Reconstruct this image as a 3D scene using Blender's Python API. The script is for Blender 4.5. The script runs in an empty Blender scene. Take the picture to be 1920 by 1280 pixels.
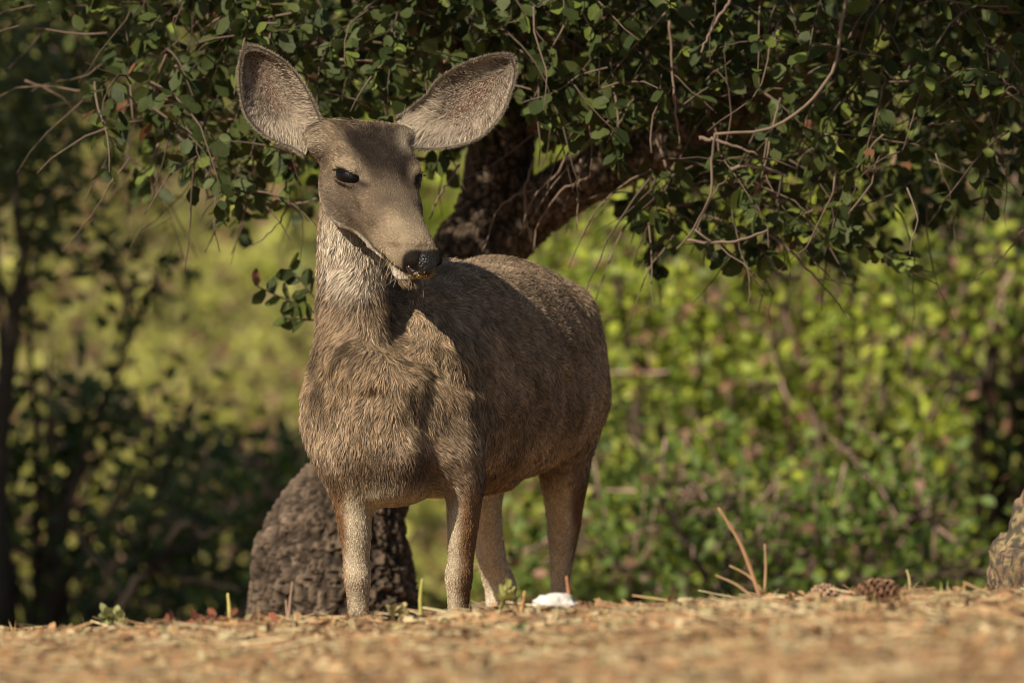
import bpy, math, random
import numpy as np
from mathutils import Vector, Matrix

# ------------------------------------------------------------------ camera, world, sun, exposure
scene = bpy.context.scene
FPX, CAM_Z, DEER_Y = 21000.0, 0.69, 20.0       # focal length in photo pixels, eye height, focus distance (m)
cam_data = bpy.data.cameras.new('camera'); cam = bpy.data.objects.new('camera', cam_data)
scene.collection.objects.link(cam); scene.camera = cam
cam.location = (0, 0, CAM_Z); cam.rotation_euler = (math.radians(90), 0, 0)
cam_data.sensor_width = 36.0; cam_data.lens = FPX / 1920 * 36.0
cam_data.clip_start = 0.1; cam_data.clip_end = 3000
cam_data.dof.use_dof = True; cam_data.dof.focus_distance = 19.85
cam_data.dof.aperture_fstop = 5.4; cam_data.dof.aperture_blades = 9

SUN_AZ, SUN_EL = math.radians(40), math.radians(38)     # azimuth: left of straight behind the camera
SUN = Vector((-math.sin(SUN_AZ) * math.cos(SUN_EL), -math.cos(SUN_AZ) * math.cos(SUN_EL), math.sin(SUN_EL)))
world = bpy.data.worlds.new('World'); scene.world = world; world.use_nodes = True
wn = world.node_tree.nodes; wl = world.node_tree.links; wn.clear()
sky = wn.new('ShaderNodeTexSky'); sky.sky_type = 'NISHITA'; sky.sun_disc = False
sky.sun_elevation = SUN_EL; sky.sun_rotation = math.atan2(SUN.x, SUN.y)
bgn = wn.new('ShaderNodeBackground'); bgn.inputs['Strength'].default_value = 0.06
wo = wn.new('ShaderNodeOutputWorld'); wl.new(sky.outputs[0], bgn.inputs[0]); wl.new(bgn.outputs[0], wo.inputs[0])
sun_data = bpy.data.lights.new('sun', 'SUN'); sun_data.energy = 5.0; sun_data.angle = math.radians(0.6)
sun_data.color = (1.0, 0.87, 0.70)
sun = bpy.data.objects.new('sun', sun_data); scene.collection.objects.link(sun)
sun.rotation_euler = (-SUN).to_track_quat('-Z', 'Y').to_euler(); sun.location = (-10, -10, 12)
scene.view_settings.view_transform = 'Standard'; scene.view_settings.look = 'None'
scene.view_settings.exposure = 0.66; scene.view_settings.gamma = 1.0
scene.render.engine = 'CYCLES'
scene.cycles.use_denoising = True; scene.cycles.filter_width = 1.05
scene.cycles.max_bounces = 6; scene.cycles.transparent_max_bounces = 8
scene.cycles.sample_clamp_indirect = 4.0

# ------------------------------------------------------------------ helpers
rng = np.random.default_rng(11); random.seed(11)
COL = scene.collection
def at(px, py, Y):
    """photo pixel at ground distance Y -> world point"""
    return np.array(((px - 960) / FPX * Y, Y, CAM_Z - (py - 640) / FPX * Y))
def unit(v):
    v = np.asarray(v, float); return v / np.maximum(np.linalg.norm(v, axis=-1, keepdims=True), 1e-9)
def lerp(a, b, t): return a + (b - a) * t
def sstep(a, b, x):
    t = np.clip((np.asarray(x, float) - a) / (b - a), 0, 1); return t * t * (3 - 2 * t)
def vnoise(p, seed=0):
    """vectorised 3-D value noise in 0..1"""
    p = np.asarray(p, float); i = np.floor(p).astype(np.int64); f = p - i; f = f * f * (3 - 2 * f)
    def h(ix, iy, iz):
        n = (ix * 374761393 + iy * 668265263 + iz * 2147483647 + seed * 974634777) & 0xFFFFFFFF
        n = ((n ^ (n >> 13)) * 1274126177) & 0xFFFFFFFF
        n = ((n ^ (n >> 16)) * 2246822519) & 0xFFFFFFFF
        return ((n ^ (n >> 15)) & 0xFFFFFF) / float(0xFFFFFF)
    x, y, z = i[..., 0], i[..., 1], i[..., 2]; r = 0
    for dx in (0, 1):
        for dy in (0, 1):
            for dz in (0, 1):
                w = (f[..., 0] if dx else 1 - f[..., 0]) * (f[..., 1] if dy else 1 - f[..., 1]) * (f[..., 2] if dz else 1 - f[..., 2])
                r = r + w * h(x + dx, y + dy, z + dz)
    return r
def fbm(p, seed=0, o=4):
    p = np.asarray(p, float); a, s, r = .5, 0, 0
    for k in range(o):
        r = r + a * vnoise(p * 2 ** k, seed + k * 7); s += a; a *= .5
    return r / s
def worley(p, seed=0):
    """F1, F2 and the id of the nearest cell"""
    p = np.asarray(p, float); i = np.floor(p).astype(np.int64)
    f1 = np.full(p.shape[:-1], 9.); f2 = f1.copy(); cid = np.zeros(p.shape[:-1])
    for dx in (-1, 0, 1):
        for dy in (-1, 0, 1):
            for dz in (-1, 0, 1):
                c = i + np.array((dx, dy, dz)); r = []
                for k in range(4):
                    n = (c[..., 0] * 374761393 + c[..., 1] * 668265263 + c[..., 2] * 2147483647 + (seed + k * 31) * 974634777) & 0xFFFFFFFF
                    n = ((n ^ (n >> 13)) * 1274126177) & 0xFFFFFFFF
                    n = ((n ^ (n >> 16)) * 2246822519) & 0xFFFFFFFF
                    r.append(((n ^ (n >> 15)) & 0xFFFFFF) / float(0xFFFFFF))
                d = np.sqrt((c[..., 0] + r[0] - p[..., 0]) ** 2 + (c[..., 1] + r[1] - p[..., 1]) ** 2 + (c[..., 2] + r[2] - p[..., 2]) ** 2)
                m = d < f1
                f2 = np.where(m, f1, np.minimum(f2, d)); cid = np.where(m, r[3], cid); f1 = np.where(m, d, f1)
    return f1, f2, cid

def mesh_np(name, V, faces, col=None, smooth=True):
    """mesh from numpy: faces is a list of (k,3) or (k,4) arrays"""
    me = bpy.data.meshes.new(name); V = np.asarray(V, np.float32)
    faces = [np.asarray(f, np.int32) for f in faces if len(f)]
    me.vertices.add(len(V)); me.vertices.foreach_set('co', V.ravel())
    idx = np.concatenate([f.ravel() for f in faces]); tot = np.concatenate([np.full(len(f), f.shape[1], np.int32) for f in faces])
    me.loops.add(len(idx)); me.loops.foreach_set('vertex_index', idx)
    me.polygons.add(len(tot)); me.polygons.foreach_set('loop_start', np.concatenate([[0], np.cumsum(tot)[:-1]]).astype(np.int32))
    me.polygons.foreach_set('loop_total', tot)
    me.polygons.foreach_set('use_smooth', np.full(len(tot), smooth))
    if col is not None:
        a = me.color_attributes.new('Col', 'FLOAT_COLOR', 'POINT')
        c = np.ones((len(V), 4), np.float32); c[:, :3] = col; a.data.foreach_set('color', c.ravel())
    me.update(calc_edges=True); me.validate(); return me
def obj(name, me, mat=None, parent=None, loc=(0, 0, 0), kind=None):
    o = bpy.data.objects.new(name, me); COL.objects.link(o); o.location = loc
    if mat is not None and me is not None and not me.materials: me.materials.append(mat)
    if parent is not None: o.parent = parent
    if kind: o['kind'] = kind
    return o
def tag(o, label, cat, group=None):
    o['label'] = label; o['category'] = cat
    if group: o['group'] = group
    return o
def thing(name, label, cat, loc, group=None):
    return tag(obj(name, None, loc=tuple(loc)), label, cat, group)
class Buf:
    """collects shapes that belong to ONE part"""
    def __init__(s): s.V = []; s.F3 = []; s.F4 = []; s.C = []; s.n = 0
    def add(s, V, f3=None, f4=None, col=None):
        V = np.asarray(V, float).reshape(-1, 3); s.V.append(V)
        if f3 is not None and len(f3): s.F3.append(np.asarray(f3) + s.n)
        if f4 is not None and len(f4): s.F4.append(np.asarray(f4) + s.n)
        c = np.ones((len(V), 3)) * .5 if col is None else np.broadcast_to(np.asarray(col, float), (len(V), 3))
        s.C.append(c); s.n += len(V)
    def mesh(s, name, org=(0, 0, 0), smooth=True):
        F = []
        if s.F3: F.append(np.concatenate(s.F3))
        if s.F4: F.append(np.concatenate(s.F4))
        return mesh_np(name, np.concatenate(s.V) - np.asarray(org), F, np.concatenate(s.C), smooth)
def catmull(P, n):
    P = np.asarray(P, float); Q = np.vstack([2 * P[0] - P[1], P, 2 * P[-1] - P[-2]]); out = []
    ts = np.linspace(0, len(P) - 1, n)
    for t in ts:
        k = min(int(t), len(P) - 2); u = t - k; a, b, c, d = Q[k:k + 4]
        out.append(.5 * ((2 * b) + (c - a) * u + (2 * a - 5 * b + 4 * c - d) * u * u + (3 * b - a - 3 * c + d) * u ** 3))
    return np.array(out)
def tube(P, R, seg=6, cap=True):
    P = np.asarray(P, float); R = np.broadcast_to(np.asarray(R, float), (len(P),)); T = unit(np.gradient(P, axis=0))
    ref = np.array((.31, .2, .93)) if abs(T[0][2]) < .9 else np.array((1., .1, 0))
    V = []; a = np.linspace(0, 2 * math.pi, seg, endpoint=False); s = unit(np.cross(T[0], ref))
    for p, r, t in zip(P, R, T):
        s = unit(s - t * np.dot(s, t)); b = np.cross(t, s)
        V.append(p + r * (np.cos(a)[:, None] * s + np.sin(a)[:, None] * b))
    n = len(P); V = np.concatenate(V); i, j = np.meshgrid(np.arange(n - 1), np.arange(seg), indexing='ij'); k = (j + 1) % seg
    f4 = np.stack([i * seg + j, i * seg + k, (i + 1) * seg + k, (i + 1) * seg + j], -1).reshape(-1, 4); f3 = None
    if cap:
        V = np.vstack([V, P[-1] + T[-1] * R[-1] * .5, P[0]]); q = np.arange(seg)
        f3 = np.vstack([np.stack([(n - 1) * seg + q, (n - 1) * seg + (q + 1) % seg, np.full(seg, n * seg)], -1),
                        np.stack([(q + 1) % seg, q, np.full(seg, n * seg + 1)], -1)])
    return V, f3, f4

# ------------------------------------------------------------------ materials
def mat_new(name):
    m = bpy.data.materials.new(name); m.use_nodes = True; nt = m.node_tree; nt.nodes.clear()
    out = nt.nodes.new('ShaderNodeOutputMaterial'); return m, nt, out
def N(nt, t, **kw):
    n = nt.nodes.new(t)
    for k, v in kw.items():
        if k in n.inputs: n.inputs[k].default_value = v
        else: setattr(n, k, v)
    return n
def vcol_mat(name, rough=.8, spec=.2, noise=0, nscale=60, bump=0, bscale=80, transl=0, sheen=0):
    """colour from the mesh's own vertex colour, fine grain on top"""
    m, nt, out = mat_new(name); L = nt.links
    at_ = N(nt, 'ShaderNodeAttribute', attribute_name='Col'); c = at_.outputs['Color']
    tc = N(nt, 'ShaderNodeTexCoord')
    if noise:
        nz = N(nt, 'ShaderNodeTexNoise', Scale=nscale, Detail=5.0); L.new(tc.outputs['Object'], nz.inputs['Vector'])
        mr = N(nt, 'ShaderNodeMapRange'); mr.inputs['To Min'].default_value = 1 - noise; mr.inputs['To Max'].default_value = 1 + noise
        L.new(nz.outputs['Fac'], mr.inputs['Value'])
        mx = N(nt, 'ShaderNodeVectorMath', operation='SCALE'); L.new(c, mx.inputs[0]); L.new(mr.outputs[0], mx.inputs['Scale']); c = mx.outputs[0]
    p = N(nt, 'ShaderNodeBsdfPrincipled', Roughness=rough); p.inputs['Specular IOR Level'].default_value = spec
    L.new(c, p.inputs['Base Color']); sh = p.outputs[0]
    if sheen: p.inputs['Sheen Weight'].default_value = sheen
    if bump:
        bz = N(nt, 'ShaderNodeTexNoise', Scale=bscale, Detail=8.0); L.new(tc.outputs['Object'], bz.inputs['Vector'])
        bp = N(nt, 'ShaderNodeBump', Strength=bump, Distance=.01); L.new(bz.outputs['Fac'], bp.inputs['Height']); L.new(bp.outputs[0], p.inputs['Normal'])
    if transl:
        tr = N(nt, 'ShaderNodeBsdfTranslucent'); L.new(c, tr.inputs['Color'])
        mxs = N(nt, 'ShaderNodeMixShader', Fac=transl); L.new(sh, mxs.inputs[1]); L.new(tr.outputs[0], mxs.inputs[2]); sh = mxs.outputs[0]
    L.new(sh, out.inputs[0]); return m
M_leaf = vcol_mat('oak_leaf', .55, .18, .22, 90, .15, 120, .30)
M_bgleaf = vcol_mat('shrub_leaf', .5, .25, 0, 60, 0, 80, .38)
M_bark = vcol_mat('bark', .9, .12, .35, 45, .8, 130)
M_twig = vcol_mat('twig', .8, .15, .3, 80)
M_fur = vcol_mat('fur', .75, .06)
M_skin = vcol_mat('hide', .85, .1, .3, 220, .5, 300)
M_litter = vcol_mat('litter', .8, .2, .3, 70, transl=.08)
M_grass = vcol_mat('grass', .6, .2, .15, 40, transl=.35)
M_stone = vcol_mat('stone', .9, .15, .35, 60, .7, 90)
def gloss_mat(name, col, rough, bump=0, bscale=200):
    m, nt, out = mat_new(name); p = N(nt, 'ShaderNodeBsdfPrincipled', Roughness=rough)
    p.inputs['Base Color'].default_value = (*col, 1); p.inputs['Coat Weight'].default_value = .12; p.inputs['Coat Roughness'].default_value = .12
    if bump:
        tc = N(nt, 'ShaderNodeTexCoord'); v = N(nt, 'ShaderNodeTexVoronoi', Scale=bscale); nt.links.new(tc.outputs['Object'], v.inputs['Vector'])
        b = N(nt, 'ShaderNodeBump', Strength=bump, Distance=.004); nt.links.new(v.outputs['Distance'], b.inputs['Height']); nt.links.new(b.outputs[0], p.inputs['Normal'])
    nt.links.new(p.outputs[0], out.inputs[0]); return m
M_eye = gloss_mat('eye', (.003, .002, .002), .28); M_eye.node_tree.nodes['Principled BSDF'].inputs['Coat Weight'].default_value = 0; M_eye.node_tree.nodes['Principled BSDF'].inputs['Specular IOR Level'].default_value = .18
M_nose = gloss_mat('nose_leather', (.008, .006, .005), .34, .7, 320)
M_hoof = gloss_mat('hoof_horn', (.02, .016, .013), .4)

# ------------------------------------------------------------------ ground
crest_px = np.array([-6000, -400, 0, 250, 480, 700, 900, 1100, 1300, 1500, 1700, 1920, 2400, 8000])
crest_py = np.array([1180, 1182, 1182, 1178, 1175, 1170, 1158, 1147, 1135, 1122, 1113, 1113, 1112, 1100])
CREST_Y = 18.5
crest_x = (crest_px - 960) / FPX * CREST_Y; crest_z = CAM_Z - (crest_py - 640) / FPX * CREST_Y
def ground_z(x, y):
    x = np.asarray(x, float); y = np.asarray(y, float)
    near = np.interp(x, crest_x, crest_z)
    drop = sstep(18.45, 19.75, y)
    z = near * (1 - drop)
    z = z - .22 * sstep(22.5, 30, y)                                    # the bank falls away behind the oak
    far = np.maximum(y - 33, 0)
    hill = .075 * far * far / (far + 5) * (1 + .12 * np.sin(x * .11 + 1)) + .25 * np.sin(x * .55 + y * .23) * sstep(36, 46, y)
    hill = np.where(y > 300, hill.clip(max=46), hill)
    return z + hill
def ground_bump(x, y):
    p = np.stack([x * 5, y * 5, np.zeros_like(x)], -1)
    near = 1 - sstep(24, 34, y)
    b = (fbm(p, 3, 4) - .5) * .05 + (fbm(p * 5, 9, 3) - .5) * .018
    return b * near * (1 - .5 * sstep(18.9, 19.6, y)) + (fbm(np.stack([x * .5, y * .5, 0 * x], -1), 5, 4) - .5) * .5 * sstep(36, 50, y)
gx = np.concatenate([-np.geomspace(600, 1.7, 34), np.arange(-1.6, 1.6, .02), np.geomspace(1.7, 600, 34)])
gy = np.concatenate([[-60, -30, -10, -3, 2, 6, 9, 11, 12.5], np.arange(13.4, 20.6, .03), np.arange(20.7, 36, .25), np.arange(36, 90, .7), np.geomspace(92, 1500, 26)])
GX, GY = np.meshgrid(gx, gy, indexing='ij'); GZ = ground_z(GX, GY) + ground_bump(GX, GY)
ni, nj = GX.shape; ii, jj = np.meshgrid(np.arange(ni - 1), np.arange(nj - 1), indexing='ij')
gf = np.stack([ii * nj + jj, (ii + 1) * nj + jj, (ii + 1) * nj + jj + 1, ii * nj + jj + 1], -1).reshape(-1, 4)
m, nt, out = mat_new('dry_ground'); L = nt.links
geo = N(nt, 'ShaderNodeNewGeometry'); sep = N(nt, 'ShaderNodeSeparateXYZ'); L.new(geo.outputs['Position'], sep.inputs[0])
n1 = N(nt, 'ShaderNodeTexNoise', Scale=9.0, Detail=8.0, Roughness=.65); n2 = N(nt, 'ShaderNodeTexNoise', Scale=55.0, Detail=6.0); n3 = N(nt, 'ShaderNodeTexNoise', Scale=1.1, Detail=7.0, Roughness=.62)
for n in (n1, n2, n3): L.new(geo.outputs['Position'], n.inputs['Vector'])
r1 = N(nt, 'ShaderNodeValToRGB'); e = r1.color_ramp.elements
e[0].position = .32; e[0].color = (.10, .05, .024, 1); e[1].position = .68; e[1].color = (.36, .245, .125, 1)
x_ = r1.color_ramp.elements.new(.5); x_.color = (.255, .152, .07, 1)
L.new(n1.outputs['Fac'], r1.inputs[0])
r2 = N(nt, 'ShaderNodeValToRGB'); e = r2.color_ramp.elements
e[0].position = .3; e[0].color = (.14, .07, .03, 1); e[1].position = .7; e[1].color = (.42, .28, .15, 1); L.new(n2.outputs['Fac'], r2.inputs[0])
mixn = N(nt, 'ShaderNodeMixRGB', Fac=.5); L.new(r1.outputs[0], mixn.inputs[1]); L.new(r2.outputs[0], mixn.inputs[2])
r3 = N(nt, 'ShaderNodeValToRGB'); e = r3.color_ramp.elements                # grassy hillside
e[0].position = .3; e[0].color = (.07, .075, .02, 1); e[1].position = .66; e[1].color = (.30, .215, .11, 1)
x_ = r3.color_ramp.elements.new(.5); x_.color = (.19, .19, .042, 1)
L.new(n3.outputs['Fac'], r3.inputs[0])
mr = N(nt, 'ShaderNodeMapRange'); mr.inputs['From Min'].default_value = 21; mr.inputs['From Max'].default_value = 30; L.new(sep.outputs['Y'], mr.inputs['Value'])
mixf = N(nt, 'ShaderNodeMixRGB'); L.new(mr.outputs[0], mixf.inputs[0]); L.new(mixn.outputs[0], mixf.inputs[1]); L.new(r3.outputs[0], mixf.inputs[2])
p = N(nt, 'ShaderNodeBsdfPrincipled', Roughness=.95); p.inputs['Specular IOR Level'].default_value = .1
bp = N(nt, 'ShaderNodeBump', Strength=.7, Distance=.015); L.new(n2.outputs['Fac'], bp.inputs['Height']); L.new(bp.outputs[0], p.inputs['Normal'])
L.new(mixf.outputs[0], p.inputs['Base Color']); L.new(p.outputs[0], out.inputs[0])
ground = obj('ground', mesh_np('ground', np.stack([GX, GY, GZ], -1).reshape(-1, 3), [gf]), m, kind='structure')
def gz(x, y): return float(ground_z(x, y) + ground_bump(np.array([x]), np.array([y]))[0])

# ------------------------------------------------------------------ leaves
LX = np.array([0, .13, .36, .64, .87, 1.0]); LW = np.array([.02, .19, .33, .34, .21, .0])
def leaf_template(seed=0):
    r = np.random.default_rng(seed); V = []; w = LW * (1 + r.uniform(-.12, .12, 6))
    bend = r.uniform(-.25, .1); fold = r.uniform(.05, .32)
    for k in range(6):
        z = bend * LX[k] ** 2
        V += [(LX[k], 0, z), (LX[k] + r.uniform(-.03, .03), w[k], z + fold * w[k]), (LX[k] + r.uniform(-.03, .03), -w[k] * r.uniform(.85, 1.1), z + fold * w[k])]
    V = np.array(V); V[0] = (-.18, 0, .03)
    f = []
    for k in range(5):
        a, b = 3 * k, 3 * k + 3; f += [(a, b, b + 1, a + 1), (a, a + 2, b + 2, b)]
    return V, np.array(f)
LEAF = [leaf_template(s) for s in range(5)]
SV = np.array([(0, 0, 0), (.3, .3, .06), (.72, .3, .05), (1, 0, -.08), (.72, -.3, .05), (.3, -.3, .06)]); SF = np.array([(0, 1, 2, 3), (0, 3, 4, 5)])
def leaf_frames(d, nrm):
    x = unit(d); z = unit(nrm - x * np.sum(x * nrm, -1, keepdims=True)); y = np.cross(z, x); return np.stack([x, y, z], 1)   # rows
def leaves_to(buf, P, d, nrm, size, col, simple=False):
    Fm = leaf_frames(d, nrm)
    groups = [(SV, SF)] if simple else LEAF; which = rng.integers(0, len(groups), len(P))
    for g, (tv, tf) in enumerate(groups):
        s = which == g
        if not s.any(): continue
        V = P[s][:, None, :] + size[s][:, None, None] * np.einsum('vk,nkc->nvc', tv, Fm[s])
        F = (np.arange(s.sum())[:, None, None] * len(tv) + tf[None]).reshape(-1, 4)
        buf.add(V, None, F, np.repeat(col[s], len(tv), 0))

# ------------------------------------------------------------------ the oak behind the deer
OAK_Y = 21.75
ob = at(628, 1165, OAK_Y); ob[2] = gz(ob[0], OAK_Y) - .03
oak = thing('oak_tree', 'spreading oak with furrowed trunk and drooping leafy boughs behind the deer', 'tree', ob)
def bark_tube(name, path, seg, rings, cell=.0155, depth=.011, flare=None, seed=0):
    """path rows: px, py, Y, radius in m"""
    path = np.asarray(path, float); P = np.array([at(*r[:3]) for r in path]); R = path[:, 3]
    C = catmull(np.column_stack([P, R]), rings); P, R = C[:, :3], C[:, 3]
    V, _, f4 = tube(P, R, seg, cap=False)
    ctr = np.repeat(P, seg, 0); rad = unit(V - ctr); rr = np.repeat(R, seg)
    V = V + rad * (rr * .15 * (fbm(V * 6.5 + seed, seed, 3) - .5) * 2)[:, None]
    arc = np.concatenate([[0], np.cumsum(np.linalg.norm(np.diff(P, axis=0), axis=1))])
    W = np.array(V) / cell; W[:, 2] *= .5
    W += np.stack([fbm(V * 38, seed + 3 + q, 3) - .5 for q in range(3)], -1) * 1.0
    f1, f2, cid = worley(W, seed); crack = sstep(.04, .20, f2 - f1) * .7 + .3 * sstep(.3, .65, fbm(V * (120, 120, 60), seed + 6, 3))
    B1, B2, _c = worley(W * .30 + 7, seed + 40); big = sstep(.0, .16, B2 - B1); crack = crack * (.25 + .75 * big)
    V = V + rad * ((crack * .9 + big * .3 - .8) * depth * (.6 + .8 * cid) * np.clip(rr / .1, .4, 1.2))[:, None]
    g = fbm(V * 25, seed + 5, 3)[:, None]; moss = sstep(.62, .75, fbm(V * 7, seed + 8, 3))[:, None]
    col = lerp(np.array((.016, .012, .009)), np.array((.155, .115, .082)), (crack * (.5 + .5 * cid))[:, None]) * (.6 + .8 * g)
    col = lerp(col, np.array((.13, .13, .055)) * (.6 + .6 * g), moss * .45)
    me = mesh_np(name, V - ob, [f4], col)
    o = obj(name, me, M_bark, oak); return o
bark_tube('trunk', [(624, 1200, 21.75, .172), (624, 1130, 21.75, .168), (628, 1050, 21.75, .155), (642, 970, 21.75, .128), (690, 880, 21.78, .098), (760, 740, 21.85, .088), (835, 590, 21.9, .082), (890, 480, 21.95, .082), (925, 400, 22.0, .070), (937, 300, 22.05, .062), (942, 180, 22.1, .06), (955, 20, 22.15, .055), (990, -220, 22.2, .05), (1050, -600, 22.3, .04), (1080, -1100, 22.3, .02)], 180, 480, seed=2)
bark_tube('limb', [(905, 480, 21.98, .065), (985, 410, 21.98, .058), (1075, 345, 21.95, .054), (1190, 290, 21.9, .05), (1330, 225, 21.85, .045), (1500, 120, 21.8, .04), (1750, -60, 21.7, .035), (2100, -320, 21.6, .026), (2600, -700, 21.5, .014)], 90, 420, seed=5)
bark_tube('limb', [(940, 230, 22.08, .05), (820, 60, 21.9, .042), (620, -120, 21.7, .036), (330, -330, 21.4, .03), (-60, -620, 21.1, .022), (-500, -900, 20.8, .01)], 60, 260, seed=7)
bark_tube('limb', [(945, 150, 22.1, .045), (1060, 0, 21.8, .04), (1150, -220, 21.3, .034), (1220, -560, 20.6, .026), (1280, -1000, 19.9, .012)], 50, 200, seed=9)
bark_tube('limb', [(960, 0, 22.15, .04), (1150, -60, 22.6, .034), (1400, -120, 23.2, .028), (1750, -300, 23.9, .018), (2000, -500, 24.4, .008)], 40, 180, seed=12)

# crown underside (height over the ground as a function of x), read at the bough's own depth
und_px = np.array([-3000, -200, 60, 165, 200, 250, 330, 390, 430, 480, 560, 640, 760, 830, 900, 980, 1060, 1140, 1195, 1240, 1300, 1400, 1470, 1530, 1600, 1690, 1740, 1790, 1860, 1920, 2100, 4000])
und_py = np.array([-500, -200, -10, 110, 310, 320, 300, 330, 430, 330, 330, 300, 270, 265, 200, 195, 215, 235, 390, 440, 470, 465, 420, 440, 440, 480, 400, 360, 330, 320, 300, 150])
def under_z(x, y):
    px = 960 + x / 21.5 * FPX; py = np.interp(px, und_px, und_py); return CAM_Z - (py - 640) / FPX * 21.5
twigs = Buf(); near_leaves = []       # rows P, d, n, size, col
def leaf_colour(n, P, bright=1.0):
    h = rng.random((n, 1)); base = lerp(np.array((.030, .046, .014)), np.array((.072, .092, .026)), h)
    y = (rng.random((n, 1)) < .13); base = np.where(y, np.array((.13, .17, .035)) * rng.uniform(.8, 1.2, (n, 1)), base)
    b = (rng.random((n, 1)) < .012); base = np.where(b, np.array((.16, .075, .04)), base)
    return base * rng.uniform(.65, 1.15, (n, 1)) * bright
LV = [[], [], [], [], []]
def spray(S, d, length, nl, droop, lsize=.039, rad=.0028):
    k = 6; P = [np.array(S, float)]; d = unit(d)
    for i in range(k):
        d = unit(d + np.array((0, 0, -droop / k)) + rng.normal(0, .13, 3)); P.append(P[-1] + d * length / k)
    P = np.array(P); v, f3, f4 = tube(P, np.linspace(rad, rad * .3, len(P)), 4)
    twigs.add(v, f3, f4, np.array((.085, .062, .045)) * rng.uniform(.7, 1.7))
    t = np.sort(rng.uniform(.12, 1, nl)) * (len(P) - 1.001); i = t.astype(int); f = (t - i)[:, None]
    Q = P[i] * (1 - f) + P[i + 1] * f; T = unit(P[i + 1] - P[i])
    side = unit(rng.normal(0, 1, (nl, 3)) * (1, 1, .7)); side = unit(side - T * np.sum(side * T, -1, keepdims=True))
    ld = unit(T * .55 + side * rng.uniform(.5, 1.1, (nl, 1)) + np.array((0, 0, -.25)))
    ln = unit(rng.normal(0, .65, (nl, 3)) + np.array((-.15, -.35, .75)))
    sz = lsize * rng.uniform(.6, 1.15, nl)
    Q = Q + side * .006
    ok = Q[:, 2] > under_z(Q[:, 0], Q[:, 1]) - .03 - .03 * rng.random(nl)
    for a, b in zip(LV, (Q, ld, ln, sz, leaf_colour(nl, Q))): a.append(b[ok])
# boughs that show: sprays hang from the crown's lower storey
for i in range(1150):
    px = rng.uniform(175, 2050); Y = 20.9 + 2.9 * rng.random() ** 1.5
    lo = np.interp(px, und_px, und_py); py = lo - 30 - (lo + 200) * rng.random() ** 1.0
    S = at(px, py, 21.5); S[0] *= 1; S[1] = Y
    if px < 600 and rng.random() < .22: continue
    if px > 1250 and lo - py < 260 and rng.random() < .35: continue
    if 560 < px < 900 and py > 120 and rng.random() < .55: continue
    d = np.array((rng.normal(0, .8), rng.normal(-.35, .6), rng.normal(-.1, .45)))
    spray(S, d, rng.uniform(.14, .34), rng.integers(9, 19), rng.uniform(.2, 1.3))
for i in range(170):
    px = rng.uniform(980, 1900) if i < 135 else rng.uniform(200, 620); lo = np.interp(px, und_px, und_py); py = lo - rng.uniform(0, 1) * (lo + 60); S = at(px, py, rng.uniform(20.85, 21.6)); d = unit(rng.normal(0, 1, 3) * (1, .4, 1) + (0, 0, -.5)); P = [S]
    for q in range(7): d = unit(d + rng.normal(0, .22, 3) + (0, 0, -.06)); P.append(P[-1] + d * rng.uniform(.015, .05))
    v, f3, f4 = tube(np.array(P), np.linspace(.0019, .0006, 8), 4); twigs.add(v, f3, f4, np.array((.11, .08, .06)) * rng.uniform(.5, 1.4))
# single sprays that hang clear of the rest
for px, py, Y, dx, dz, ln, nl in [(440, 330, 21.3, -.2, -1, .15, 16), (405, 360, 21.2, -.05, -1, .11, 12), (300, 260, 21.4, -.3, -.8, .12, 9), (225, 230, 21.5, -.4, -.7, .16, 12), (560, 250, 21.3, -.3, -.9, .14, 12), (1230, 330, 21.2, -.3, -1, .17, 14), (1210, 360, 21.3, -.2, -1, .1, 9), (1310, 420, 21.2, .1, -1, .1, 8), (1430, 380, 21.2, .6, -.6, .22, 14), (1560, 430, 21.2, 1, -.35, .22, 16), (1600, 460, 21.3, 1, -.15, .16, 12), (1480, 300, 21.1, .5, -.5, .2, 16), (1500, 250, 21.0, .8, 0, .25, 18), (1090, 130, 21.0, .1, -.8, .2, 18), (1010, 150, 21.0, -.2, -.9, .16, 15), (1150, 160, 21.0, .2, -.9, .17, 14), (1450, 60, 21.0, .1, -1, .16, 12), (1290, 60, 21.1, -.3, -.9, .2, 14), (1820, 120, 21.2, .2, -1, .2, 14), (800, 80, 21.2, -.3, -.9, .16, 14), (740, 60, 21.2, .2, -.8, .16, 12)]:
    spray(at(px, py, Y), (dx, -.1, dz), ln * 1.05, nl, .2)
# small leafy shoot low on the trunk, left of the deer's neck
for px, py, dx, dz, ln in [(600, 590, -1, .45, .13), (600, 570, -.6, .7, .09), (595, 600, -1, .05, .06)]:
    S = at(px, py, 21.35); d = unit(np.array((dx, 0, dz))); k = 9
    P = S + d * np.linspace(0, ln, k)[:, None]; v, f3, f4 = tube(P, np.linspace(.0025, .001, k), 4); twigs.add(v, f3, f4, (.06, .05, .03))
    Q = P[2:]; nl = len(Q); side = np.where(np.arange(nl)[:, None] % 2 == 0, 1, -1) * np.array((.5, 0, .8))
    for a, b in zip(LV, (Q, unit(d * .6 + side + rng.normal(0, .2, (nl, 3))), unit(rng.normal(0, .4, (nl, 3)) + np.array((-.3, -.6, .5))), np.full(nl, .036), leaf_colour(nl, Q, .9))): a.append(b)
LP, LD, LN, LS, LC = [np.concatenate(a) for a in LV]
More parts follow.
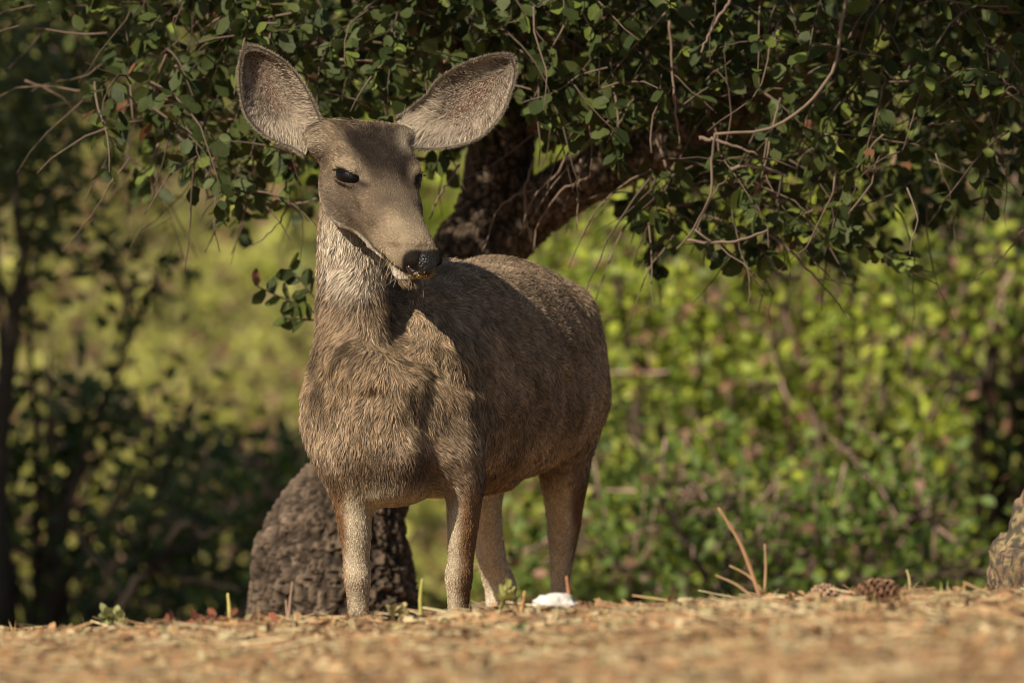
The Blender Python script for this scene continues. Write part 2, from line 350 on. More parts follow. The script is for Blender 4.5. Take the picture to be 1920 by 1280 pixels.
# the 300 that show largest are leaves of their own
ppx = 960 + LP[:, 0] / LP[:, 1] * FPX; ppy = 640 - (LP[:, 2] - CAM_Z) / LP[:, 1] * FPX
vis = (ppx > 5) & (ppx < 1915) & (ppy > 5) & (ppy < 640) & ~((ppx > 590) & (ppx < 800) & (ppy > 220))
facing = np.abs(unit(LN)[:, 1])
score = np.where(vis, LS * (0.35 + facing) - .022 * (LP[:, 1] - 20.9), -9)
top = np.argsort(-score)[:300]; rest = np.ones(len(LP), bool); rest[top] = False
crown = Buf(); leaves_to(crown, LP[rest], LD[rest], LN[rest], LS[rest], LC[rest])
# the rest of the crown, over and around the picture
n = 52000; X = rng.uniform(-2.6, 3.6, n); Yc = rng.uniform(19.3, 25.0, n); Z = rng.uniform(1.2, 3.9, n)
lowz = np.maximum(1.30 + np.maximum(21.0 - Yc, 0) * 1.25, np.where(Yc > 21.0, under_z(X, Yc) + .05, 0))
ell = ((X - .5) / 3.1) ** 2 + ((Yc - 22) / 3.0) ** 2 + ((Z - 2.1) / 1.8) ** 2
keep = (Z > lowz) & (ell < 1) & ~((Yc > 22.9) & (X < .1)) & (fbm(np.stack([X, Yc, Z], -1) * 2.2, 4, 2) > .42)
Pn = np.stack([X, Yc, Z], -1)[keep]; n = len(Pn)
leaves_to(crown, Pn, unit(rng.normal(0, 1, (n, 3)) + (0, 0, -.4)), unit(rng.normal(0, .7, (n, 3)) + (0, -.2, .8)), rng.uniform(.035, .06, n), leaf_colour(n, Pn), simple=True)
for path in ([(620, -160, 21.7), (330, -330, 21.4), (-60, -620, 21.1), (-500, -900, 20.8)], [(1150, -220, 21.3), (1220, -560, 20.6), (1280, -1000, 19.9)], [(1750, -200, 21.7), (2100, -380, 21.6), (2600, -700, 21.5)], [(1020, -350, 22.2), (1050, -600, 22.3), (1080, -1100, 22.3)], [(1400, -170, 23.2), (1750, -300, 23.9), (2000, -500, 24.4)]):
    C = catmull(np.array([at(*r) for r in path]), 24); n = 2200; Pn = C[rng.integers(0, 24, n)] + rng.normal(0, .17, (n, 3)) + (0, 0, .05); Pn = Pn[Pn[:, 2] > np.maximum(1.42, under_z(Pn[:, 0], Pn[:, 1]))]; n = len(Pn)
    leaves_to(crown, Pn, unit(rng.normal(0, 1, (n, 3)) + (0, 0, -.4)), unit(rng.normal(0, .7, (n, 3)) + (0, -.2, .8)), rng.uniform(.035, .055, n), leaf_colour(n, Pn), simple=True)
obj('crown', crown.mesh('crown', ob, smooth=True), M_leaf, oak, kind='stuff')
palette = []
for g, (tv, tf) in enumerate(LEAF):
    row = []
    for c in [(.027, .042, .013), (.045, .062, .018), (.065, .083, .024), (.11, .14, .03), (.15, .07, .035)]:
        row.append(mesh_np('leaf', tv, [tf], np.array(c)))
    palette.append(row)
Fm = leaf_frames(LD[top], LN[top])
for q, i in enumerate(top):
    c = LC[i]; k = 4 if c[0] > c[1] else 3 if c[0] > .08 else 0 if c[1] < .045 else 1 if c[1] < .065 else 2
    o = obj('leaf', palette[q % 5][k], M_leaf, oak)
    Rm = Matrix(Fm[q].T.tolist()).to_4x4(); o.matrix_local = Matrix.Translation(Vector(LP[i] - ob)) @ Rm @ Matrix.Scale(float(LS[i]), 4)
# bare twigs that show one by one (photo trace, at the boughs' depth)
TW = [([(1590, -20), (1575, 60), (1570, 110), (1535, 175), (1490, 215), (1430, 245), (1340, 250)], 21.0, .0036, .003),
      ([(1340, 250), (1336, 300), (1330, 370), (1300, 430), (1270, 465)], 21.0, .003, .002),
      ([(1370, 0), (1340, 45), (1312, 98)], 21.05, .0035, .002),
      ([(1255, 40), (1260, 120), (1265, 200), (1275, 270)], 21.1, .0028, .002),
      ([(1290, 450), (1330, 455), (1390, 450), (1440, 430)], 21.05, .0034, .002),
      ([(1370, 318), (1400, 310), (1440, 318), (1480, 330)], 21.05, .004, .003),
      ([(1430, 430), (1480, 470), (1530, 520), (1575, 575), (1595, 600)], 21.3, .0028, .001),
      ([(1530, 522), (1580, 530), (1640, 555)], 21.3, .0016, .0007),
      ([(1740, 235), (1800, 228)], 21.1, .0022, .0015), ([(1090, 300), (1085, 350), (1080, 430)], 21.2, .0022, .001),
      ([(1080, 260), (1040, 330), (1000, 370), (975, 440)], 21.2, .0028, .0015), ([(1000, 355), (960, 370), (930, 400), (905, 470)], 21.3, .0026, .0012),
      ([(1110, 330), (1050, 360), (1010, 420), (1000, 470)], 21.25, .0024, .0012), ([(1000, 300), (985, 360), (990, 430), (1005, 465)], 21.3, .003, .0015),
      ([(600, 372), (560, 382), (520, 378), (470, 368)], 21.25, .0026, .0015), ([(545, 383), (520, 420), (490, 450), (455, 468)], 21.25, .0018, .0008),
      ([(860, 310), (840, 345), (820, 375), (805, 410)], 21.2, .0028, .0015), ([(395, -10), (388, 60), (383, 110), (375, 160), (345, 220)], 21.3, .0032, .0015),
      ([(1370, 380), (1385, 450), (1405, 530), (1400, 580)], 21.2, .0016, .0008), ([(1300, 440), (1340, 360), (1370, 330)], 21.15, .002, .0015),
      ([(1920, 430), (1880, 480), (1820, 530)], 21.4, .002, .0008), ([(1860, 270), (1880, 320), (1915, 370)], 21.4, .0022, .0012),
      ([(45, 150), (100, 175), (180, 225), (260, 230)], 21.6, .0022, .002), ([(1110, 0), (1140, 60), (1150, 160)], 21.15, .0028, .0015),
      ([(1190, 200), (1230, 260), (1260, 330), (1330, 370)], 21.2, .0035, .002), ([(1310, 260), (1350, 265), (1420, 290)], 21.1, .0045, .002)]
for pts, Y, r0, r1 in TW:
    if pts[0][0] > 1200: Y -= .22
    P = catmull(np.array([at(a, b, Y + rng.normal(0, .01)) for a, b in pts]), 16); P += rng.normal(0, .0012, P.shape)
    b = Buf(); v, f3, f4 = tube(P, np.linspace(r0, r1, 16) * 1.0, 6); b.add(v, f3, f4, np.array((.14, .10, .075)) * rng.uniform(.7, 1.25))
    obj('twig', b.mesh('twig', ob), M_twig, oak)
obj('fine_twigs', twigs.mesh('fine_twigs', ob), M_twig, oak, kind='stuff')

# ------------------------------------------------------------------ shrubs and far vegetation
def shrub(name, label, cat, px, Y, width, height, nleaf, cols, lsize, seed, group, nclump=55, base_up=.0, stem_r=.016, low=.08, stem_pts=None, depth=None, dead=.06, stem_col=(.10, .07, .05), nstem=14):
    r = np.random.default_rng(seed); x0 = (px - 960) / FPX * Y; z0 = gz(x0, Y); B = np.array((x0, Y, z0))
    root = thing(name, label, cat, B, group); dp = depth or width * .8
    a = r.uniform(0, 2 * math.pi, nclump); rad = np.sqrt(r.random(nclump)); h = r.uniform(low, 1, nclump)
    prof = np.sqrt(np.clip(1 - ((h - .45) / .62) ** 2, .05, 1))
    C = np.stack([np.cos(a) * rad * prof * width / 2, np.sin(a) * rad * prof * dp / 2, base_up + h * (height - base_up)], -1)
    ck = r.integers(0, nclump, nleaf); sg = .075 * (width / 1.3) ** .6
    P = C[ck] + r.normal(0, sg, (nleaf, 3)); P = P[P[:, 2] > .02]; n = len(P); ck = ck[:n]
    cc = r.random(nclump)[ck][:, None]; c = lerp(np.array(cols[0]), np.array(cols[1]), np.clip(cc * .6 + r.random((n, 1)) * .5, 0, 1)) * r.uniform(.7, 1.3, (n, 1))
    dd = r.random((n, 1)) < dead; c = np.where(dd, np.array((.24, .135, .085)) * r.uniform(.6, 1.3, (n, 1)), c)
    b = Buf(); leaves_to(b, P, unit(r.normal(0, 1, (n, 3))), unit(r.normal(0, .7, (n, 3)) + (-.2, -.5, .6)), lsize * r.uniform(.6, 1.2, n), c, simple=True)
    obj('foliage', b.mesh('foliage'), M_bgleaf, root, kind='stuff')
    order = r.permutation(nclump)
    for k in order[:nstem]:
        e = C[k]; mid = e * (.35, .35, .5) + r.normal(0, .06, 3) * width; mid[2] = abs(mid[2])
        Pp = catmull(np.array([(r.normal(0, .03), r.normal(0, .03), -.05), mid, e, e + unit(e - mid) * .14 * width]), 12)
        sb = Buf(); v, f3, f4 = tube(Pp, np.linspace(stem_r, stem_r * .18, 12), 5); sb.add(v, f3, f4, np.array(stem_col) * r.uniform(.5, 1.5))
        obj('stem', sb.mesh('stem'), M_twig, root)
    tb = Buf()
    for k in range(70):
        e = C[r.integers(0, nclump)]; d = unit(r.normal(0, 1, 3) + (0, 0, .3)); Pp = e + d * np.linspace(-.12, .16, 5)[:, None] * width * .8 + r.normal(0, .006, (5, 3))
        v, f3, f4 = tube(Pp, np.linspace(.004, .0015, 5) * (.8 + .5 * width), 3); tb.add(v, f3, f4, np.array((.26, .18, .14)) * r.uniform(.5, 1.4))
    obj('twiggery', tb.mesh('twiggery'), M_twig, root, kind='stuff')
    return root, B
SUNNY = ((.07, .13, .018), (.38, .43, .055)); MID = ((.05, .10, .02), (.17, .23, .045)); SHADY = ((.024, .048, .014), (.095, .13, .036)); OLIVE = ((.11, .12, .035), (.30, .28, .08))  # slope's sun and shade put into the leaf colours
GR = 'bushes on the slope behind the oak'
shrub('sunlit_bush', 'bright yellow-green bush beside the deer rump, full of round leaves', 'bush', 1250, 27.2, 1.0, 1.2, 3900, SUNNY, .036, 1, GR, nclump=70, dead=.12)
shrub('sunlit_bush', 'lime green twiggy bush between the rump bush and the dark forked sapling', 'bush', 1590, 27.0, .95, 1.22, 3700, SUNNY, .036, 2, GR, nclump=70, dead=.14)
shrub('sunlit_bush', 'tall green bush rising behind the lime green bushes under the bough', 'bush', 1440, 29.5, 1.5, 1.6, 4600, ((.06, .11, .018), (.34, .39, .05)), .040, 3, GR, nclump=80, dead=.12)
shrub('low_bush', 'low deep green bush in front of the lime green bushes', 'bush', 1430, 25.2, 1.2, .45, 2200, MID, .036, 4, GR, nclump=60)
shrub('green_bush', 'darker green bush standing behind the lichened boulder', 'bush', 1900, 27.6, .75, 1.25, 2200, ((.035, .07, .018), (.14, .17, .04)), .044, 5, GR)
shrub('dark_bush', 'dense shade-darkened green bush left of the oak trunk base', 'bush', 430, 28.4, .85, .62, 1500, SHADY, .042, 6, GR)
shrub('dark_bush', 'largest dark bush, spreading low at the shaded end of the slope', 'bush', 110, 27.6, 1.0, .72, 1900, SHADY, .042, 7, GR)
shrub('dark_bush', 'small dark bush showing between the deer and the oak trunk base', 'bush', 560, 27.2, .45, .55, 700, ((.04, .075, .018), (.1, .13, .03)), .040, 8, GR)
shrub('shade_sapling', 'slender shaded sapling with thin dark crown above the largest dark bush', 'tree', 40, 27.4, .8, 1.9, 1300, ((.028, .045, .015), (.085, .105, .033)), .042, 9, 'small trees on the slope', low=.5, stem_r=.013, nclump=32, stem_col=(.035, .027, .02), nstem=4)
# dark forked sapling at the right
sp, SB = shrub('forked_sapling', 'dark forked sapling leaning beside the lichened boulder', 'tree', 1880, 27.6, .9, 1.6, 1500, ((.035, .06, .018), (.09, .12, .03)), .034, 10, 'small trees on the slope', low=.55, nclump=26)
for pts, r0, r1 in [([(1880, 1130), (1865, 960), (1835, 820), (1795, 720), (1770, 690)], .038, .018), ([(1795, 720), (1730, 700), (1680, 690)], .016, .008), ([(1785, 705), (1775, 650), (1800, 590), (1860, 520)], .018, .009), ([(1860, 930), (1880, 850), (1910, 780)], .02, .012)]:
    P = catmull(np.array([at(a, b_, 27.55) for a, b_ in pts]), 16); b = Buf(); v, f3, f4 = tube(P, np.linspace(r0, r1, 16), 8); b.add(v, f3, f4, (.045, .034, .026)); obj('branch', b.mesh('branch', SB), M_bark, sp)
# fallen dark branch and thin trunk at the left
fb = at(230, 1150, 25.6); fb[2] = gz(fb[0], 25.6)
fbr = thing('dead_branch', 'bare dark branch slanting up from the ground in front of the dark bushes', 'branch', fb)
for pts, r0, r1 in [([(190, 1190), (250, 1100), (300, 1040), (345, 985)], .022, .011), ([(290, 1055), (340, 1085), (400, 1095), (450, 1110)], .010, .006), ([(345, 985), (380, 1000), (430, 985)], .012, .008)]:
    P = catmull(np.array([at(a, b_, 25.6) for a, b_ in pts]), 14) + rng.normal(0, .006, (14, 3)); b = Buf(); v, f3, f4 = tube(P, np.linspace(r0, r1, 14) * .7, 7); b.add(v, f3, f4, (.022, .017, .013)); obj('bough', b.mesh('bough', fb), M_bark, fbr)
tbase = at(10, 1150, 27.0); tbase[2] = gz(tbase[0], 27.0)
tt = thing('thin_tree', 'thin dark forked tree trunk at the shaded edge of the slope', 'tree', tbase, 'small trees on the slope')
for pts, r0, r1 in [([(0, 1190), (-5, 900), (15, 680), (30, 570), (45, 490)], .03, .014), ([(28, 590), (5, 540), (-20, 490)], .012, .008), ([(45, 490), (60, 420), (110, 370)], .013, .006), ([(45, 490), (30, 380), (40, 250), (20, 80), (40, -80)], .012, .006)]:
    P = catmull(np.array([at(a, b_, 27.0) for a, b_ in pts]), 14); b = Buf(); v, f3, f4 = tube(P, np.linspace(r0, r1, 14), 7); b.add(v, f3, f4, (.05, .04, .032)); obj('trunk', b.mesh('trunk', tbase), M_bark, tt)
b = Buf(); n = 1500; P = np.stack([rng.normal(60, 90, n), rng.normal(250, 130, n)], -1); P3 = np.array([at(a, c, 27.0 + q) for (a, c), q in zip(P, rng.normal(0, .25, n))]); P3 = P3[P[:, 1] < 520]; n = len(P3)
leaves_to(b, P3, unit(rng.normal(0, 1, (n, 3))), unit(rng.normal(0, .7, (n, 3)) + (0, -.4, .6)), .033 * rng.uniform(.6, 1.2, n), lerp(np.array((.03, .05, .015)), np.array((.09, .105, .03)), rng.random((n, 1))), simple=True)
obj('crown', b.mesh('crown', tbase), M_bgleaf, tt, kind='stuff')
# hillside bushes far behind
for k, (px, Y, w, h, lab) in enumerate([
    (240, 34.5, 1.0, .55, 'straw-coloured scrub behind the largest dark bush'), (470, 36, 1.2, .75, 'straw-green scrub on the slope beside the deer chest'),
    (620, 38.5, 1.3, .9, 'straw-green scrub hidden partly by the deer neck'), (330, 40, 1.6, .8, 'broad straw-green scrub at the foot of the hillside'),
    (90, 37, 1.3, 1.0, 'brownish scrub behind the thin dark tree trunk'), (860, 35, 1.0, .6, 'low scrub seen between the deer legs')]):
    shrub('dry_scrub', lab, 'bush', px, Y, w, h, 1700, ((.17, .18, .04), (.46, .46, .11)), .055, 70 + k, 'dry scrub at the foot of the hillside', nclump=45, dead=.18)
for k, (px, Y, w, h, col, lab) in enumerate([
    (330, 48, 2.0, 1.1, OLIVE, 'pale olive bush on the hillside above the dense dark bush'),
    (90, 52, 2.4, 1.8, OLIVE, 'olive bush on the hillside behind the slender shaded sapling'),
    (560, 56, 2.2, 1.1, OLIVE, 'low straw-green bush on the hillside beside the deer neck'),
    (840, 46, 1.8, 1.3, SUNNY, 'lime green bush on the hillside behind the oak fork'),
    (1080, 50, 2.4, 1.6, SUNNY, 'lime green bush on the hillside under the oak limb'),
    (700, 66, 3.0, 1.8, OLIVE, 'wide olive bush far up the hillside behind the deer head'),
    (200, 70, 3.0, 2.0, MID, 'mid green bush far up the hillside beyond the dark bushes'),
    (1350, 60, 3.2, 2.2, SUNNY, 'big lime green bush far behind the tall green bush'),
    (1750, 54, 2.6, 2.2, MID, 'mid green bush on the hillside behind the dark forked sapling'),
    (430, 78, 3.2, 1.6, OLIVE, 'farthest pale olive bush high on the open hillside')]):
    shrub('hillside_bush', lab, 'bush', px, Y, w, h, 1900, col, .085, 40 + k, 'bushes far up the hillside', nclump=40, dead=.14)
# oak added out of view to put the left of the slope in shade; only its lowest leaves reach the picture
nb_ = np.array((-3.3, 25.0, gz(-3.3, 25.0))); no = thing('oak_tree', 'added neighbouring oak shading the dark bushes, its lowest leaves above the thin tree', 'tree', nb_)
b2 = Buf(); v, f3, f4 = tube(catmull(np.array([(0, 0, -.1), (.05, 0, .6), (.15, -.1, 1.3), (.1, 0, 2.2), (.2, .1, 3.2)]), 30), np.linspace(.16, .04, 30), 14); b2.add(v, f3, f4, (.10, .08, .065)); obj('trunk', b2.mesh('trunk'), M_bark, no)
for e_ in ((1.2, -.2, 2.1), (2.45, -.8, 1.62), (-1.1, .2, 2.4), (.7, 1.0, 2.6), (.3, -1.1, 2.5), (1.5, .5, 2.9)):
    b2 = Buf(); v, f3, f4 = tube(catmull(np.array([(.13, -.08, 1.2), np.array(e_) * (.5, .5, .8), e_]), 14), np.linspace(.06, .015, 14), 8); b2.add(v, f3, f4, (.10, .08, .065)); obj('limb', b2.mesh('limb'), M_bark, no)
n = 30000; Q = rng.normal(0, 1, (n, 3)); Q = unit(Q) * rng.random((n, 1)) ** .4 * (1.30, 1.7, 1.25) + (.05, 0, 2.65); Q = Q[fbm(Q * 2.3, 14, 2) > .40]; n = len(Q)
b2 = Buf(); leaves_to(b2, Q, unit(rng.normal(0, 1, (n, 3)) + (0, 0, -.4)), unit(rng.normal(0, .7, (n, 3)) + (0, -.2, .8)), rng.uniform(.035, .06, n), leaf_colour(n, Q), simple=True)
Q = np.array([at(a, c, 24.2) for a, c in zip(rng.uniform(-150, 260, 130), rng.uniform(-120, 38, 130) * 1.0)]) + rng.normal(0, .05, (130, 3)) - nb_; leaves_to(b2, Q, unit(rng.normal(0, 1, (130, 3)) + (.3, 0, -.5)), unit(rng.normal(0, .7, (130, 3)) + (0, -.4, .6)), rng.uniform(.03, .045, 130), leaf_colour(130, Q))
obj('crown', b2.mesh('crown'), M_leaf, no, kind='stuff')
# ------------------------------------------------------------------ the deer: one implicit surface, then fur
DO = np.array((at(790, 1363, DEER_Y)[0], DEER_Y, 0.0)); DO[2] = gz(DO[0], DEER_Y)
deer = thing('deer', 'grey-brown doe standing alert in the sun, big ears spread, head turned aside', 'deer', DO)
def D(px, py, dy): return at(px, py, DEER_Y + dy) - np.array((DO[0], DO[1], 0))      # z over the zero level, x/y from the deer's base
H = .0041; LO = np.array((-.30, -.40, -.02)); HI = np.array((.42, 1.16, 1.18)); NX, NY, NZ = [int(v) for v in np.ceil((HI - LO) / H)]
ax_x, ax_y, ax_z = [(LO[k] + H * np.arange((NX, NY, NZ)[k])).astype(np.float32) for k in range(3)]
SDF = np.full((NX, NY, NZ), .2, np.float32)
def box_of(lo, hi):
    s = []
    for k, a in enumerate((ax_x, ax_y, ax_z)):
        i = max(0, int((lo[k] - LO[k]) / H)); j = min(len(a), int((hi[k] - LO[k]) / H) + 2); s.append(slice(i, max(j, i + 1)))
    return tuple(s)
def grid_of(s): return ax_x[s[0]][:, None, None], ax_y[s[1]][None, :, None], ax_z[s[2]][None, None, :]
def blend(s, d, k, sub=False):
    a = SDF[s]
    if sub:
        d = -d; h = np.clip(.5 - .5 * (a - d) / k, 0, 1); SDF[s] = a * (1 - h) + d * h + k * h * (1 - h)
    else:
        h = np.clip(.5 + .5 * (d - a) / k, 0, 1); SDF[s] = d * (1 - h) + a * h - k * h * (1 - h)
def ellipsoid(c, r, R=None, k=.03, sub=False):
    c = np.asarray(c, float); r = np.asarray(r, float); m = max(r) + k + .03; s = box_of(c - m, c + m); x, y, z = grid_of(s); x, y, z = x - c[0], y - c[1], z - c[2]
    if R is None: R = np.eye(3)
    a = [(R[i][0] * x + R[i][1] * y + R[i][2] * z) for i in range(3)]
    q = np.sqrt(sum((a[i] / r[i]) ** 2 for i in range(3))); g = np.sqrt(sum((a[i] / r[i] ** 2) ** 2 for i in range(3)))
    blend(s, (q * (q - 1) / np.maximum(g, 1e-4)).astype(np.float32), k, sub)
def loft(org, u, v, w, rows, k=.03, e=2.0):
    """rows: t, cv, cw, rv, rw+, rw-  along axis u"""
    org = np.asarray(org, float); u, v, w = [np.asarray(q, float) for q in (u, v, w)]
    rows = np.asarray(rows, float); rows = rows[np.argsort(rows[:, 0])]
    tt_ = np.linspace(rows[0, 0], rows[-1, 0], 160)
    # monotone-ish smooth interpolation of every column
    tab = [np.interp(tt_, rows[:, 0], rows[:, q]) for q in range(1, 6)]
    for q in range(5):
        for _ in range(6): tab[q][1:-1] = .25 * tab[q][:-2] + .5 * tab[q][1:-1] + .25 * tab[q][2:]
    pts = np.concatenate([org + np.outer(tt_, u) + np.outer(tab[0] + sv * tab[2], v) + np.outer(tab[1] + sw * (tab[3] if sw > 0 else tab[4]), w) for sv in (-1, 1) for sw in (-1, 1)])
    mg = k + .02; s = box_of(pts.min(0) - mg, pts.max(0) + mg); x, y, z = grid_of(s); x, y, z = x - org[0], y - org[1], z - org[2]
    t = u[0] * x + u[1] * y + u[2] * z; a = v[0] * x + v[1] * y + v[2] * z; b = w[0] * x + w[1] * y + w[2] * z
    f = lambda q: np.interp(t, tt_, tab[q])
    a = a - f(0); b = b - f(1); rv = f(2); rw = np.where(b > 0, f(3), f(4))
    q = ((np.abs(a) / rv) ** e + (np.abs(b) / rw) ** e) ** (1 / e); R = np.maximum(np.sqrt(a * a + b * b), 1e-5) / np.maximum(q, 1e-5)
    R = np.where(q < .02, np.minimum(rv, rw), R); d = (q - 1) * R
    dt = np.maximum(np.maximum(tt_[0] - t, t - tt_[-1]), 0)
    d = np.where(dt > 0, np.sqrt(np.maximum(d, 0) ** 2 + dt * dt) , d)
    blend(s, d.astype(np.float32), k)
# torso
YAW = math.radians(14.5); TU = np.array((math.sin(YAW), math.cos(YAW), 0)); TV = np.array((math.cos(YAW), -math.sin(YAW), 0)); UP = np.array((0, 0, 1.))
T0 = D(742, 640, 0); T0[2] = 0
loft(T0, TU, TV, UP, [(-.15, 0, .58, .04, .04, .04), (-.12, 0, .58, .075, .09, .09), (-.06, 0, .575, .112, .085, .130), (0, 0, .58, .132, .125, .162), (.10, 0, .595, .152, .195, .180), (.18, 0, .60, .166, .236, .188), (.3, 0, .59, .190, .245, .183), (.5, 0, .585, .213, .247, .178), (.68, 0, .595, .205, .248, .152), (.84, 0, .61, .176, .233, .14), (.94, 0, .61, .138, .195, .15), (1.02, 0, .60, .09, .13, .10), (1.06, 0, .60, .03, .05, .04)], .03, 2.1)
# legs: px, py, dy, rx, ry
def leg(rows, k=.035):
    P = np.array([D(*r[:3]) for r in rows]); R = np.array([r[3:5] for r in rows]) * np.where(P[:, 2] < .44, .93, 1.0)[:, None]
    loft((0, 0, 0), UP, (1, 0, 0), (0, 1, 0), [(p[2], p[0], p[1], r[0], r[1], r[1]) for p, r in zip(P, R)], k)
leg([(650, 740, .03, .062, .10), (644, 800, .02, .062, .095), (644, 850, .005, .056, .085), (652, 900, -.005, .044, .066), (661, 945, -.01, .0365, .052), (666, 1000, -.02, .0310, .041), (668, 1045, -.02, .0255, .032), (669, 1082, -.028, .0272, .034), (671, 1115, -.02, .0220, .027), (672, 1160, -.02, .0185, .022), (672, 1230, -.02, .017, .019), (672, 1290, -.02, .018, .021), (672, 1320, -.03, .022, .027), (672, 1345, -.045, .023, .033)], .03)
leg([(838, 740, .03, .062, .10), (852, 800, .02, .058, .095), (862, 850, .01, .049, .085), (869, 900, .0, .039, .066), (870, 945, .0, .0335, .052), (867, 1000, -.01, .0290, .041), (864, 1045, -.01, .0245, .032), (860, 1082, -.018, .0275, .034), (860, 1115, -.01, .0215, .027), (858, 1160, -.01, .0185, .022), (858, 1230, -.01, .017, .019), (858, 1290, -.01, .018, .021), (858, 1320, -.02, .022, .027), (858, 1345, -.035, .023, .033)], .03)
leg([(1030, 640, .86, .085, .14), (1042, 740, .84, .078, .15), (1053, 830, .82, .060, .13), (1058, 890, .83, .0455, .09), (1058, 940, .86, .0395, .068), (1057, 990, .89, .0335, .052), (1054, 1040, .92, .0250, .042), (1050, 1085, .95, .0195, .036), (1050, 1110, .955, .0195, .033), (1050, 1160, .95, .018, .024), (1050, 1230, .94, .016, .018), (1050, 1300, .93, .018, .022), (1050, 1330, .91, .022, .028)])
leg([(955, 640, .80, .10, .14), (938, 740, .76, .085, .15), (918, 830, .74, .062, .12), (908, 900, .75, .043, .08), (908, 950, .77, .034, .062), (914, 1000, .80, .0305, .052), (922, 1050, .83, .0290, .045), (935, 1085, .86, .0330, .04), (940, 1108, .87, .0320, .037), (932, 1140, .86, .0235, .028), (920, 1190, .85, .018, .020), (910, 1260, .84, .017, .019), (906, 1320, .83, .02, .025)])
# brisket, shoulders, haunch, flank fold
ellipsoid(D(736, 850, -.075), (.078, .075, .078), k=.04)                      # brisket
ellipsoid(D(735, 905, .0), (.066, .10, .040), k=.04)
ellipsoid(D(628, 760, .02), (.050, .11, .12), k=.035); ellipsoid(D(838, 765, .05), (.052, .11, .13), k=.035)   # points of the shoulders
ellipsoid(D(660, 850, -.04), (.045, .06, .055), k=.03); ellipsoid(D(836, 850, -.03), (.045, .06, .06), k=.03)
ellipsoid(D(1040, 700, .80), (.075, .14, .16), k=.045)
ellipsoid(D(1070, 590, .86), (.045, .09, .055), k=.04)      # hip bones
# neck
leg([(655, 330, .045, .045, .055), (655, 400, .045, .0525, .064), (656, 460, .04, .0560, .070), (659, 530, .03, .0610, .078), (664, 610, .03, .0700, .095), (671, 680, .02, .0765, .115), (684, 735, .03, .080, .120), (698, 790, .05, .080, .11)], .028)
ellipsoid(D(678, 700, -.085), (.060, .036, .045), k=.03)                       # fold at the foot of the neck
# head
HY = math.radians(31); POLL = D(684, 231, -.035); ndx, ndz = 126 / 1050, -246 / 1050
HA = np.array((ndx, -ndx / math.tan(HY), ndz)); HLEN = float(np.linalg.norm(HA)); HA = HA / HLEN
HL = np.array((math.cos(HY), math.sin(HY), 0)); HN = np.cross(HA, HL)
def hp(t, l, n): return POLL + HA * t + HL * l + HN * n       # along the face, to the deer's left, out of the forehead
s_ = HLEN / .34
loft(POLL, HA, HL, HN, [(-.055 * s_, 0, -.062, .030, .020, .045), (-.03 * s_, 0, -.058, .048, .028, .06), (.0, 0, -.052, .058, .030, .065), (.05 * s_, 0, -.050, .068, .041, .082), (.09 * s_, 0, -.050, .073, .050, .090), (.125 * s_, 0, -.050, .066, .049, .080), (.16 * s_, 0, -.048, .054, .043, .082), (.20 * s_, 0, -.044, .045, .039, .079), (.245 * s_, 0, -.040, .0390, .036, .068), (.285 * s_, 0, -.038, .0370, .034, .057), (.312 * s_, 0, -.038, .0350, .031, .036), (.330 * s_, 0, -.038, .028, .024, .024), (.340 * s_, 0, -.038, .017, .014, .012)], .02, 2.7)
for sg in (-1, 1):
    ellipsoid(hp(.078, sg * .060, -.014), (.040, .018, .016), np.array((HA, HL, HN)), .022)      # brow
    ellipsoid(hp(.150, sg * .046, -.045), (.05, .016, .022), np.array((HA, HL, HN)), .025)       # cheekbone
    ellipsoid(hp(.09, sg * .050, -.105), (.058, .022, .034), np.array((HA, HL, HN)), .03)        # jaw angle
    ellipsoid(hp(-.005, sg * .056, -.045), (.030, .028, .028), k=.035)                             # ear root
    ellipsoid(hp(.315, sg * .022, -.026), (.022, .017, .017), np.array((HA, HL, HN)), .014)      # nostril wing
ellipsoid(hp(.290, 0, -.087), (.032, .025, .018), np.array((HA, HL, HN)), .008)                   # chin
EYE = {}
EYE_A = {}
for sg in (-1, 1):
    c = hp(.106, sg * .0705, -.028); EYE[sg] = c
    o0 = unit(-HL + HN * .30 + HA * .10); e0 = np.array((.96, 0, -.30)); e0 = unit(e0 - o0 * np.dot(e0, o0))
    mir = lambda q_: q_ - 2 * np.dot(q_, HL) * HL
    ea, out_ = (e0, o0) if sg < 0 else (mir(e0), mir(o0)); vv = np.cross(out_, ea)
    vv = vv * (1 if vv[2] > 0 else -1)
    EYE_A[sg] = (ea, out_, vv)
    ellipsoid(c + out_ * .008, (.031, .024, .0078), np.array((ea, out_, vv)), .004, sub=True)
    ellipsoid(c - ea * .005 + vv * .0125 + out_ * .0025, (.028, .010, .0050), np.array((ea, out_, vv)), .008)   # upper lid
    ellipsoid(c - vv * .0125 + out_ * .0005, (.028, .009, .0045), np.array((ea, out_, vv)), .007)
    # mouth line
    for tq in np.linspace(.20, .315, 12):
        ellipsoid(hp(tq, sg * np.interp(tq, [.20, .25, .315], [.046, .040, .030]), np.interp(tq, [.20, .25, .30, .315], [-.096, -.086, -.075, -.068])), (.009, .008, .0022), np.array((HA, HL, HN)), .006, sub=True)
    ellipsoid(hp(.332, sg * .021, -.033), (.010, .009, .006), np.array((HA, HL, HN)), .006, sub=True)
ellipsoid(D(598, 262, .0), (.026, .034, .022), k=.035); ellipsoid(D(756, 258, .015), (.024, .034, .018), k=.03)
# tail stub
leg([(985, 520, 1.04, .022, .02), (990, 600, 1.09, .026, .02), (992, 660, 1.10, .022, .018), (993, 720, 1.10, .010, .010)], .02)

